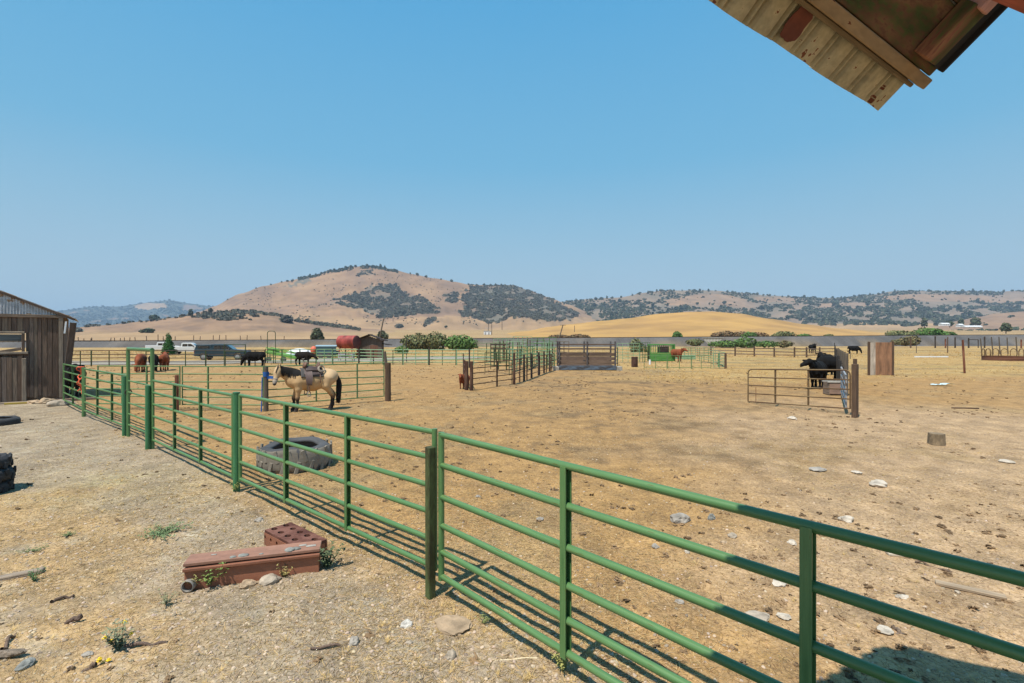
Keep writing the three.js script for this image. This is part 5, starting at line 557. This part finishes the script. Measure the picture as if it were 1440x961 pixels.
  const dark = lea(.055, .034, .03), mid = lea(.15, .075, .045), grey = lea(.075, .07, .068, .95), pale = lea(.30, .25, .20, .8);
  const sd = thing('western_saddle', 'worn brown leather western saddle on the buckskin horse', 'saddle', HORSE, HT_TURN);
  part('blanket', wrap(-.36, .36, -1.15, 1.15, .006, .03), grey, sd); part('skirt', wrap(-.34, .26, -1.0, 1.0, .04, .02, 18, 26, (u, v, x, ph) => [x, ph * (.9 + .12 * Math.sin(u * 3.1))]), dark, sd); part('seat', wrap(-.20, .20, -.62, .62, .066, .04), dark, sd);
  const seatTop = x => { let y = 1.9; while (f([x, y, 0]) > .1) y -= .004; return y; };
  part('pommel', xf(new THREE.SphereGeometry(.12, 16, 12), [.20, seatTop(.2) + .02, 0], [0, 0, .3], [.62, 1.05, 1.5]), mid, sd); part('horn', merged([xf(new THREE.CylinderGeometry(.022, .03, .14, 10), [.245, seatTop(.2) + .17, 0], [0, 0, -.25]), xf(new THREE.CylinderGeometry(.05, .045, .025, 14), [.26, seatTop(.2) + .245, 0], [0, 0, -.25])]), pale, sd);
  { const sh = new THREE.Shape(); sh.moveTo(-.2, 0); sh.quadraticCurveTo(-.2, .16, 0, .175); sh.quadraticCurveTo(.2, .16, .2, 0); sh.quadraticCurveTo(0, .06, -.2, 0); const g = new THREE.ExtrudeGeometry(sh, { depth: .035, bevelEnabled: true, bevelSize: .012, bevelThickness: .012, bevelSegments: 2 }); g.rotateY(Math.PI / 2); part('cantle', xf(g, [-.22, seatTop(-.2) - .02, 0], [0, 0, .35]), mid, sd); }
  for (const s of [-1, 1]) { part('fender', wrap(.0, .23, s < 0 ? -1.95 : .55, s < 0 ? -.55 : 1.95, .07, .014, 10, 18, (u, v, x, ph) => [lerp(.1, x, .55 + .45 * Math.sin(Math.min(1, Math.abs(ph) / 1.75) * 2.6)), ph]), s < 0 ? lea(.105, .066, .058) : dark, sd); const st = new THREE.TorusGeometry(.075, .016, 8, 20); part('stirrup', merged([xf(st, [.12, .64, s * .37], [0, .6, 0], [.85, 1.1, 1]), xf(rbox(.14, .025, .09, .008), [.12, .565, s * .37], [0, .6, 0])]), pale, sd); bar('stirrup_leather', V(.12, .88, s * .365), V(.12, .70, s * .372), .022, mid, sd); part('cinch', wrap(.10, .17, s * 1.0, s * 3.1, .008, .012, 3, 20), pale, sd); part('tie_strap', wrap(-.27, -.24, s * .6, s * 1.8, .045, .01, 3, 14), mid, sd); }
  part('rope_coil', merged([0, 1, 2].map(k => xf(new THREE.TorusGeometry(.12 - k * .008, .014, 6, 22), [-.30 - k * .012, seatTop(-.3) - .10 + k * .012, -.22], [.5, .3, 0]))), pale, sd);
}
// cattle
function cowField(pose, o = {}) { const legs = []; for (const s of [-1, 1]) { const a = o.step ? s * .09 : 0; legs.push([.46, .88, s * .15, .15, .46 + a * .4, .62, s * .17, .10, 1, .08], [.46 + a * .4, .62, s * .17, .095, .47 + a, .38, s * .16, .06], [.47 + a, .38, s * .16, .06, .46 + a, .12, s * .155, .046], [.46 + a, .12, s * .155, .056, .49 + a, .04, s * .155, .065], [-.60, .98, s * .16, .20, -.50, .76, s * .19, .14, 1, .08], [-.5, .76, s * .19, .13, -.68 - a, .48, s * .16, .068], [-.68 - a, .48, s * .16, .066, -.66 - a, .13, s * .155, .05], [-.66 - a, .13, s * .155, .056, -.62 - a, .04, s * .155, .066]); }
  const B = [[.44, 1.0, 0, .315, -.1, .93, 0, .345, .88], [-.1, .93, 0, .345, -.55, 1.0, 0, .30, .92], [.50, .92, 0, .27, .62, .82, 0, .20, .85, .1], [.46, 1.24, 0, .10, -.2, 1.2, 0, .12, 1, .12], [-.2, 1.2, 0, .12, -.72, 1.17, 0, .14, 1.1, .12], [-.62, 1.05, 0, .25, -.74, 1.02, 0, .18, 1.05, .1], [-.2, .68, 0, .2, .2, .66, 0, .2, 1, .1], ...legs];
  const hz = o.turn || 0; let h; if (pose === 'graze') h = { n1: [.86, .80, hz * .3], p: [1.02, .52, hz * .7], m: [1.13, .16, hz] }; else if (pose === 'low') h = { n1: [.92, .98, hz * .3], p: [1.16, .86, hz * .7], m: [1.46, .62, hz] }; else h = { n1: [.84, 1.20, hz * .3], p: [1.05, 1.36, hz * .6], m: [1.38, 1.18, hz * 1.5] };
  const [n1, p, m] = [h.n1, h.p, h.m]; B.push([.52, 1.04, 0, .26, ...n1, .19, .75, .1], [...n1, .19, ...p, .145, .75, .08], [...p, .145, lerp(p[0], m[0], .45), lerp(p[1], m[1], .45), lerp(p[2], m[2], .45), .115, .95, .05], [lerp(p[0], m[0], .45), lerp(p[1], m[1], .45), lerp(p[2], m[2], .45), .11, ...m, .082, 1, .05]);
  for (const s of [-1, 1]) B.push([p[0] - .02, p[1] + .06, p[2] + s * .11, .035, p[0] - .06, p[1] + .05, p[2] + s * .26, .045, 1, .03], [p[0] - .06, p[1] + .05, p[2] + s * .26, .045, p[0] - .06, p[1] + .01, p[2] + s * .31, .015, 1, .03]);
  B.push([-.86, 1.14, 0, .045, -.93, .95, 0, .032, 1, .05], [-.93, .95, 0, .028, -.92, .50, 0, .02], [-.92, .5, 0, .03, -.91, .36, 0, .045]); return field(B, .06); }
const cowCol = c => ([x, y, z]) => { const n = 1 + .25 * vn3(x * 6, y * 6, z * 6) + .12 * vn3(x * 20, y * 20, z * 20); const foot = y < .09; return foot ? [.03, .028, .025] : c.map(v => v * n); };
function cowGeo(pose, col, o = {}) { return surfaceNet(cowField(pose, o), [-1.1, -.05, -.55], [1.65, 1.62, .55], .03, cowCol(col)); }
const BLACK = [.006, .0056, .0055], RED = [.21, .062, .028], BROWN = [.014, .0095, .0075];
function cow(label, px, py, geo, turn, sc = 1, name = 'cow', group) { const p = py.isVector3 ? py : G(px, py); const t = thing(name, label, name === 'calf' ? 'calf' : 'cow', p, turn, group); const b = part('body', geo, hide, t); b.scale.setScalar(sc); return t; }
const gB = cowGeo('graze', BLACK), gBs = cowGeo('low', BROWN, { step: 1 }), gR = cowGeo('graze', RED, { turn: .15 }), gRu = cowGeo('up', RED, { turn: -.2 }), gBu = cowGeo('up', BLACK, { turn: .35 }), gBu2 = cowGeo('up', BLACK, { turn: -.3 });
cow('red cow with lowered head in the far pen', 197, 523, gR, heading(.5, .87), 1.04); cow('black cow standing between the two red cows', 216, 522.5, gB, heading(.6, .8), 1.02); cow('red cow on the right of the huddled three', 231, 521, gRu, heading(-.45, -.9), 1.0);
cow('black cow with head lowered left behind the horse', 358, 515.5, gB, heading(-.95, .2), 1.03); cow('brownish black cow facing right above the saddle', 427, 513.5, gBs, heading(.98, .12), .98);
cow('small red brown calf beside the rusty corner posts', 652.5, 546, gRu, heading(-.35, .93), .53, 'calf'); cow('reddish cow behind the bars right of the squeeze chute', 951, AtZ(952, 57), gRu, heading(.3, .95), 1.05);
cow('black cow behind the olive gate looking left', 1152, AtZ(1150, 25.6), gBu, heading(-.62, .78), 1.04); cow('black cow standing close behind the gate cow', 1166, AtZ(1166, 30), gB, heading(-.8, .3), 1.12); cow('black cow furthest back along the windbreak', 1160, AtZ(1160, 35), gBu2, heading(-.7, .5), 1.1);
cow('black bull standing behind the brown board fence', 1143, AtZ(1143, 92), gBu, heading(-.1, .99), 1.2, 'bull'); cow('black cow grazing on dry grass left of the plywood sheet', 1201, AtZ(1201, 88), gB, heading(.9, .3), 1.05);
cow('black cow in the shade beside the barn corner', 103, AtZ(103.5, 21.3), gBu2, heading(.55, .83), .98);
srand(8); for (const [px, yb] of [[1343, 468], [1357.5, 468.5], [1374, 469], [1379, 468], [1394, 467.5], [1402, 468.5], [1406, 468.8], [1438, 469]]) { const z = 390, p = AtZ(px, z); p.y = gy(p.x, p.z) - .05; cow('tiny dark cow grazing on the far dry field', px, p, px % 2 > 1 ? gR : gB, rr(-.5, .5) + (R() < .5 ? 0 : Math.PI), 1.25, 'cow', 'far cattle on the dry field'); }

// ---------------------------------------------------------------- vehicles
function pickup(label, p, turn, paint, o = {}) {
  const t = thing('pickup_truck', label, 'truck', p, turn); const body = new THREE.MeshPhysicalMaterial({ color: lin(...paint), roughness: .4, clearcoat: .6, clearcoatRoughness: .15 });
  const s = new THREE.Shape(); s.moveTo(-2.9, .55); s.lineTo(-2.42, .5); s.absarc(-1.9, .42, .5, Math.PI * .95, Math.PI * .05, true); s.lineTo(1.42, .42); s.absarc(1.9, .42, .5, Math.PI * .95, Math.PI * .05, true); s.lineTo(2.85, .5); s.quadraticCurveTo(2.96, .8, 2.88, 1.1); s.quadraticCurveTo(2.2, 1.24, 1.3, 1.26); s.lineTo(-.95, 1.26); s.lineTo(-.98, .86); s.lineTo(-2.9, .86); s.closePath();
  const ex = (sh, d, b) => { const g = new THREE.ExtrudeGeometry(sh, { depth: d, bevelEnabled: true, bevelSize: b, bevelThickness: b, bevelSegments: 2, curveSegments: 10 }); g.translate(0, 0, -d / 2); return g; };
  part('body', ex(s, 1.82, .04), body, t); const bs = new THREE.Shape([[-2.92, .84], [-1.0, .84], [-1.0, 1.3], [-2.92, 1.3]].map(q => new THREE.Vector2(...q))); for (const z of [-.88, .88]) { const g = ex(bs, .06, .03); g.translate(0, 0, z); part('bed_side', g, body, t); } part('tailgate', xf(rbox(.07, .46, 1.72, .02), [-2.92, 1.07, 0]), o.gate || body, t);
  const c = new THREE.Shape(); c.moveTo(-1.0, 1.24); c.lineTo(-.9, 1.82); c.quadraticCurveTo(-.85, 1.9, -.7, 1.9); c.lineTo(.35, 1.9); c.quadraticCurveTo(.55, 1.88, .65, 1.8); c.lineTo(1.32, 1.24); c.closePath(); part('cab', ex(c, 1.52, .07), body, t);
  for (const z of [-.838, .838]) for (const [x0, x1, xt0, xt1] of [[-.84, -.02, -.76, -.04], [.06, 1.08, .05, .52]]) { const w = new THREE.Shape([[x0, 1.3], [x1, 1.3], [xt1, 1.76], [xt0, 1.76]].map(q => new THREE.Vector2(...q))); const g = ex(w, .012, .004); g.translate(0, 0, z); part('window', g, M.glass, t); }
  part('windscreen', xf(rbox(.02, .72, 1.4, .006), [1.05, 1.545, 0], [0, 0, .875]), M.glass, t); part('rear_window', xf(rbox(.02, .42, 1.3, .006), [-1.03, 1.56, 0], [0, 0, -.17]), M.glass, t);
  for (const x of [-1.9, 1.9]) for (const z of [-.86, .86]) { const w = part('wheel', xf(new THREE.CylinderGeometry(.4, .4, .25, 24), [0, 0, 0], [Math.PI / 2, 0, 0]), M.rubber, t); w.position.set(x, .4, z); part('rim', xf(new THREE.CylinderGeometry(.24, .24, .03, 18), [0, 0, Math.sign(z) * .125], [Math.PI / 2, 0, 0]), M.chrome, w); }
  part('rear_bumper', xf(rbox(.14, .2, 1.86, .04), [-3.0, .62, 0]), M.chrome, t); part('front_bumper', xf(rbox(.16, .24, 1.86, .04), [2.98, .62, 0]), M.chrome, t); for (const z of [-.86, .86]) { part('tail_light', xf(rbox(.05, .36, .12, .01), [-2.96, 1.06, z]), std(.35, .02, .02, .3), t); part('headlight', xf(rbox(.06, .18, .34, .02), [2.9, .96, z * .85]), M.glass, t); part('mirror', xf(rbox(.1, .2, .2, .03), [.95, 1.36, z * 1.12]), M.rubber, t); }
  if (o.shell) { const q = new THREE.Shape([[-2.9, 1.32], [-1.05, 1.32], [-1.1, 1.86], [-2.75, 1.84]].map(v => new THREE.Vector2(...v))); part('canopy', ex(q, 1.5, .06), body, t); for (const z of [-.825, .825]) part('canopy_window', xf(rbox(1.3, .3, .03, .01), [-1.95, 1.6, z]), M.glass, t); part('canopy_window', xf(rbox(.03, .32, 1.2, .01), [-2.92, 1.6, 0], [0, 0, -.2]), M.glass, t); } return t; }
{ const d = AtZ(314, 62); pickup('dark blue crew cab pickup with canopy parked beyond the pens', d, heading(.97, -.2), [.008, .030, .042], { shell: true, gate: std(.30, .25, .22, .5) });
  pickup('white pickup parked behind the dark blue truck', AtZ(266, 88), heading(.9, -.25), [.66, .66, .66]); pickup('white pickup half hidden by the green conifer', AtZ(229, 104), heading(.85, -.5), [.74, .75, .76]); }
// machinery and scrap behind the pens
{ const z = 56, p = AtZ(399, z), gm = std(.16, .40, .055, .5, { map: paintTex }); const t = thing('loading_ramp', 'bright lime green sloping loading ramp behind the pens', 'ramp', p, -.05); part('deck', xf(rbox(3.6, .3, 1.1, .03), [0, .78, 0], [0, 0, -.2]), gm, t); for (const z of [-.5, .5]) part('side_rail', xf(rbox(3.7, .1, .06, .02), [0, 1.25, z], [0, 0, -.2]), gm, t); part('hopper', xf(rbox(1.0, .5, .9, .08), [-1.2, 1.25, 0]), gm, t); for (const x of [-1.5, .2]) { const w = part('wheel', xf(new THREE.CylinderGeometry(.3, .3, .2, 20), [0, 0, 0], [Math.PI / 2, 0, 0]), M.rubber, t); w.position.set(x, .3, .5); } for (const x of [-1.6, 1.5]) part('leg', xf(rbox(.08, .9, .08), [x, .45, 0]), M.steelDark, t);
  const b = AtZ(421, 74), bt = thing('boat_hull', 'white overturned boat hull with blue stripe behind the pens', 'boat', b, .08); const pr = []; const g = new THREE.SphereGeometry(1, 28, 14, 0, Math.PI * 2, 0, Math.PI / 2); g.scale(2.0, .95, .9); part('hull', xf(g, [0, .25, 0]), M.white, bt); part('gunwale', xf(new THREE.TorusGeometry(1, .06, 8, 40), [0, .28, 0], [Math.PI / 2, 0, 0], [2.02, .92, 1]), std(.12, .2, .35, .5), bt); part('trailer', xf(rbox(4.2, .14, .9, .03), [0, .12, 0]), M.galv, bt);
  const ot = AtZ(441, 73); single('orange_tank', merged([xf(new THREE.SphereGeometry(.55, 18, 14), [0, .95, 0], [0, 0, 0], [.85, 1.1, .8]), xf(new THREE.CylinderGeometry(.3, .4, .5, 14), [0, .25, 0])]), std(.62, .12, .06, .6), 'orange red mixer drum beside the white boat', 'tank', ot);
  const f = AtZ(461, 68), ft = thing('flatbed_trailer', 'dark teal flatbed trailer with pale blue cover', 'trailer', f, .03); part('bed', xf(rbox(2.8, .5, 1.6, .04), [0, .75, 0]), std(.02, .07, .085, .5), ft); part('sideboard', xf(rbox(2.7, .55, .06, .02), [0, 1.25, .72]), std(.015, .045, .06, .5), ft); part('cover', xf(rbox(2.9, .26, 1.5, .1), [0, 1.64, 0]), std(.26, .40, .50, .6), ft); for (const x of [-.7, .4]) { const w = part('wheel', xf(new THREE.CylinderGeometry(.36, .36, .24, 22), [0, 0, 0], [Math.PI / 2, 0, 0]), M.rubber, ft); w.position.set(x, .36, .8); }
  const r = AtZ(490, 66), rt = thing('red_tank', 'red cylindrical fuel tank on a red steel stand', 'tank', r, -.35); const tk = std(.42, .085, .07, .5, { map: rustTex }); part('cylinder', xf(new THREE.CylinderGeometry(.86, .86, 2.6, 32), [0, 2.2, 0], [0, 0, Math.PI / 2]), tk, rt); for (const x of [-1.32, 1.32]) part('end_cap', xf(new THREE.SphereGeometry(.85, 24, 10), [x, 2.2, 0], [0, 0, 0], [.12, 1, 1]), std(.18, .055, .05, .6, { map: rustTex }), rt); for (const x of [-1, 1]) for (const z of [-.55, .55]) bar('stand_leg', V(x, 0, z * 1.2), V(x, 1.55, z), .06, tk, rt); for (const x of [-1, 1]) { bar('cross_brace', V(x, .2, -.64), V(x, 1.45, .56), .03, tk, rt); bar('cradle', V(x, 1.45, -.6), V(x, 1.45, .6), .07, tk, rt); } bar('side_brace', V(-1, .2, .66), V(1, 1.4, .56), .03, tk, rt);
  const s = AtZ(521, 68), st = thing('brown_shed', 'small dark brown board shed with a gabled roof', 'shed', s, .1); st.scale.setScalar(1.15); srand(3); for (let k = 0; k < 12; k++) part('board', xf(rbox(.235, 2.15 + (.5 - Math.abs(k - 5.5) / 11) * .9, .04, .005), [-1.32 + k * .24, (2.15 + (.5 - Math.abs(k - 5.5) / 11) * .9) / 2, .9]), k > 5 ? WOODS[4] : WOODS[2], st); part('wall', xf(rbox(2.84, 2.1, 1.7, .02), [0, 1.05, 0]), WOODS[2], st); const rf = std(.045, .03, .025, .9, { map: rustTex }); for (const q of [-1, 1]) part('roof_slope', xf(rbox(2.1, .08, 2.4, .01), [q * .9, 2.42, .1], [0, 0, -q * .36]), rf, st); part('side_awning', xf(rbox(.95, .07, 1.6, .01), [1.95, 1.62, 0], [0, 0, -.16]), rf, st); part('door', xf(rbox(.85, 1.5, .04, .01), [.55, .78, .93]), std(.26, .12, .075, .9, { map: grainTex }), st); 
  const sc = AtZ(487, 58); single('scrap_frame', merged([xf(rbox(1.7, .1, .8, .02), [0, .45, 0]), xf(rbox(1.7, .1, .8, .02), [0, .8, 0]), ...[-.8, .8].flatMap(x => [-.35, .35].map(y => xf(rbox(.08, .9, .08, .01), [x, .45, y])))]), M.galv, 'grey metal rack stored below the red tank', 'rack', sc); }

// ---------------------------------------------------------------- small growth and litter
const bladeGeo = (n, h, w, sd, spread = .5) => { srand(sd); const L = []; for (let k = 0; k < n; k++) { const a = R() * 6.28, r = R() * .25, ln = rr(.1, spread), hh = h * rr(.5, 1.1), pts = []; for (let q = 0; q <= 3; q++) { const u = q / 3; const p = V(Math.cos(a) * (r + ln * u * u) * h, hh * u * (1 - .2 * u), Math.sin(a) * (r + ln * u * u) * h); p.s = V(-Math.sin(a), 0, Math.cos(a)); pts.push(p); } L.push(pts); } return ribbons(L, w); };
const dryMat = new THREE.MeshStandardMaterial({ color: lin(.54, .37, .15), roughness: .9, side: THREE.DoubleSide }), strawMat = new THREE.MeshStandardMaterial({ color: lin(.58, .41, .205), roughness: .85 });
const put = (q, x, z, lift = 0) => q.position.set(x, gy(x, z) + fine(x, z) + lift, z);
const nearSpot = (rmin, rmax, pw = 1.6) => { const r = lerp(rmin, rmax, Math.pow(R(), pw)), a = rr(-50, 50) * Math.PI / 180; return [Math.sin(a) * r, -Math.cos(a) * r]; };
srand(301);
stuff('straw_litter', new THREE.BoxGeometry(1, .05, .05), strawMat, 80000, 'dry straw litter strewn over the pen and yard', 'straw', (q, c) => { let x, z, ok; do { [x, z] = nearSpot(2.2, 26, 1.5); const d = fbm(x * .5 + 40, z * .5, 3); const side = (x - FA.x) * FN.x + (z - FA.z) * FN.z; const gv = side < 0 ? sstep(-.28, .2, fbm(x * .16 + 3, z * .16, 4) * 1.3 + fbm(x * .55 + 40, z * .55, 4) * .9 + .36) * .36 : 0; ok = R() < .42 + d * 1.1 - gv - (side > 1 && x > 2 ? .2 : 0); } while (!ok); const s = rr(.02, .075) * (R() < .06 ? 2.2 : 1); put(q, x, z, .004); q.rotation.set(rr(-.12, .12), R() * 6.28, rr(-.14, .14)); q.scale.set(s, .05, .055); const k = R() < .25 ? rr(.3, .6) : rr(.65, 1.12); c.setRGB(k, k * rr(.92, 1.02), k * rr(.8, 1.1)); });
stuff('small_gravel', rockGeo(5, 1, .7, .85, 1), std(.44, .345, .25, .95), 42000, 'small gravel stones strewn over yard and pen', 'gravel', (q, c) => { let x, z, ok; do { [x, z] = nearSpot(2.2, 24, 1.5); const side = (x - FA.x) * FN.x + (z - FA.z) * FN.z; ok = R() < (side < .3 ? .95 : .16); } while (!ok); const s = .006 + .022 * Math.pow(R(), 4.5); put(q, x, z, 0); q.rotation.set(rr(-.4, .4), R() * 6.28, 0); q.scale.setScalar(s * 1.4); const k = rr(.5, 1.25); c.setRGB(k, k * rr(.94, 1.02), k * rr(.86, 1.05)); });
const clodGeo = (() => { const g = merged([0, 1, 2, 3, 4].map(k => { const q = new THREE.IcosahedronGeometry(.5, 1), P = q.attributes.position; for (let i = 0; i < P.count; i++) { const v = V().fromBufferAttribute(P, i), d = .6 + .55 * vn3(v.x * 3 + k * 7, v.y * 3, v.z * 3); P.setXYZ(i, v.x * d, v.y * d, v.z * d); } q.computeVertexNormals(); return xf(q, [Math.cos(k * 1.9) * .45 * (k > 0), .05 * k, Math.sin(k * 1.9) * .45 * (k > 0)], [k, k * 2, 0], [1, .7, 1]); })); return g; })();
stuff('dung_clods', clodGeo, std(.165, .108, .06, 1), 11000, 'dark trampled dung clods scattered across the pen', 'dung', (q, c) => { let x, z, ok; do { [x, z] = nearSpot(3.5, 60, 1.25); const side = (x - FA.x) * FN.x + (z - FA.z) * FN.z; ok = side > .8 ? R() < .35 + fbm(x * .3, z * .3, 3) * 1.2 - sstep(3, 12, x - .25 * Math.min(20, -z)) * .3 : R() < .1; } while (!ok); const s = (.009 + .05 * Math.pow(R(), 6)) * (1 + Math.hypot(x, z) * .022); put(q, x, z, s * .1); q.rotation.set(rr(-.4, .4), R() * 6.28, rr(-.4, .4)); q.scale.set(s * rr(.8, 1.7), s * rr(.4, .8), s); const k = rr(.6, 1.7); c.setRGB(k, k * .97, k * .92); });
stuff('dry_grass', bladeGeo(16, 1, .016, 9), dryMat, 16000, 'dry golden grass across the fields and fence lines', 'grass', (q, c) => { let x, z, ok; do { const r = lerp(26, 150, Math.pow(R(), 1.4)), a = rr(-50, 50) * Math.PI / 180; x = Math.sin(a) * r; z = -Math.cos(a) * r; const D = -z; ok = (x > 8 + vn(D * .2, 3) * 5 && D > 31 + 9 * R() * R() + 6 * vn(x * .15, 5)) || D > 56; const onRoad = x < 0 && Math.abs(D - (54 + Math.max(0, x + 36) * .45)) < 6; ok = ok && !onRoad && fbm(x * .12, z * .25, 3) > -.12; } while (!ok); put(q, x, z, -.02); const s = rr(.05, .17) * (-z > 70 ? 1.9 : 1); q.rotation.y = R() * 6.28; q.scale.set(s * 1.6, s, s * 1.6); const k = rr(.75, 1.2); c.setRGB(k, k * rr(.92, 1), k * rr(.8, 1)); });
stuff('dry_tufts', bladeGeo(22, 1, .02, 19, .9), dryMat, 2600, 'short dry grass tufts over the yard and along the fence', 'grass', (q, c) => { let x, z, ok; do { [x, z] = nearSpot(2.5, 22, 1.3); const side = (x - FA.x) * FN.x + (z - FA.z) * FN.z; ok = R() < (Math.abs(side) < .25 ? .9 : side < 0 ? .25 + fbm(x * .4 + 9, z * .4, 3) * .9 : .04); } while (!ok); put(q, x, z, -.01); const s = rr(.02, .052); q.rotation.y = R() * 6.28; q.scale.set(s * 1.5, s, s * 1.5); const k = rr(.8, 1.2); c.setRGB(k, k, k * .95); });
// weeds
function weed(name, label, px, py, h, n, mat, sd, o = {}) { const p = G(px, py), t = thing(name, label, 'plant', p); const g = []; srand(sd); const stems = []; const leaves = []; for (let k = 0; k < n; k++) { const a = R() * 6.28, ln = rr(.1, .8) * (o.spread || 1), hh = h * rr(.5, 1.1), pts = []; for (let q = 0; q <= 4; q++) { const u = q / 4; const pp = V(Math.cos(a) * ln * u * h, hh * u * (o.flat || 1), Math.sin(a) * ln * u * h); pp.s = V(-Math.sin(a), 0, Math.cos(a)); pts.push(pp); if (q > 0) for (let m = 0; m < 3; m++) { const b = R() * 6.28, l = h * rr(.10, .2), e = pp.clone().add(V(Math.cos(b) * l, l * rr(-.1, .6), Math.sin(b) * l)), mm = pp.clone().lerp(e, .5).add(V(0, l * .2, 0)); [pp, mm, e].forEach(v => { v.s = V(-Math.sin(b), 0, Math.cos(b)); }); leaves.push([pp.clone(), mm, e].map((v) => Object.assign(v, { s: V(-Math.sin(b), 0, Math.cos(b)) }))); } } stems.push(pts); if (o.flower && k < o.flower) g.push(pts[4].clone()); } part('stems', ribbons(stems, .004), mat, t); part('leaves', ribbons(leaves, h * .035), mat, t); g.forEach((q, i) => { const f = part('flower', merged([0, 1, 2, 3, 4].map(k => xf(new THREE.SphereGeometry(.009, 6, 5), [Math.cos(k * 1.26) * .011, 0, Math.sin(k * 1.26) * .011], [0, 0, 0], [1, .5, 1])).concat([xf(new THREE.SphereGeometry(.012, 6, 5), [0, .004, 0])])), std(.75, .50, .02, .8), t); f.position.copy(q); }); return t; }
weed('flowering_weed', 'grey green weed with small yellow flowers on the gravel', 165, 915, .2, 22, leafMat(.19, .21, .12), 401, { flower: 4, spread: .7 }); weed('flowering_weed', 'tiny weed with yellow flowers below the larger flowering weed', 147, 933, .05, 9, leafMat(.15, .17, .06), 402, { flower: 3, spread: 1.2 });
weed('leafy_weed', 'bright green weed growing against the rusty box', 299, 821, .24, 16, leafMat(.17, .24, .06), 403); weed('leafy_weed', 'dry yellow green weed beside the pipe stub', 280, 824, .18, 14, leafMat(.32, .30, .10), 404); weed('leafy_weed', 'dark green weed at the end of the weathered board', 46, 816, .12, 12, leafMat(.07, .15, .05), 405); weed('leafy_weed', 'dull green weed at the right end of the rusty box', 460, 800, .24, 22, leafMat(.09, .12, .055), 406); weed('leafy_weed', 'low dry weed in front of the grey rock', 400, 812, .16, 14, leafMat(.36, .30, .11), 407, { spread: 1.4 }); weed('leafy_weed', 'grey weed beside the gravel below the pipe', 232, 848, .12, 14, leafMat(.24, .24, .13), 408, { spread: 1.3 });
weed('creeping_weed', 'low green creeping weed patch on the straw above the box', 228, 751, .22, 34, leafMat(.14, .20, .085), 409, { spread: 2.0, flat: .28 }); weed('creeping_weed', 'small creeping weed patch on the gravel at the yard left', 94, 753, .10, 20, leafMat(.17, .20, .08), 410, { spread: 1.7, flat: .35 }); weed('creeping_weed', 'small green creeping tuft near the yard edge', 42, 775, .12, 16, leafMat(.15, .19, .08), 411, { spread: 1.6, flat: .35 });
weed('grass_tuft', 'yellow green grass tuft at the foot of the round green post', 331, 694, .14, 26, leafMat(.34, .33, .09), 412, { spread: .8 }); weed('grass_tuft', 'yellow green grass tuft under the second upright of the near gate', 792, 947, .14, 22, leafMat(.34, .33, .10), 413, { spread: .9 }); weed('grass_tuft', 'small green tuft near the fence shadow by the box', 432, 750, .07, 16, leafMat(.22, .26, .07), 414, { spread: 1.2 }); weed('grass_tuft', 'small dry green tuft beside the near gate post', 680, 878, .08, 16, leafMat(.24, .26, .09), 415, { spread: 1.2 });

scene.traverse(o => { if (o.isMesh) { o.castShadow = true; o.receiveShadow = true; } });
renderer.render(scene, camera);
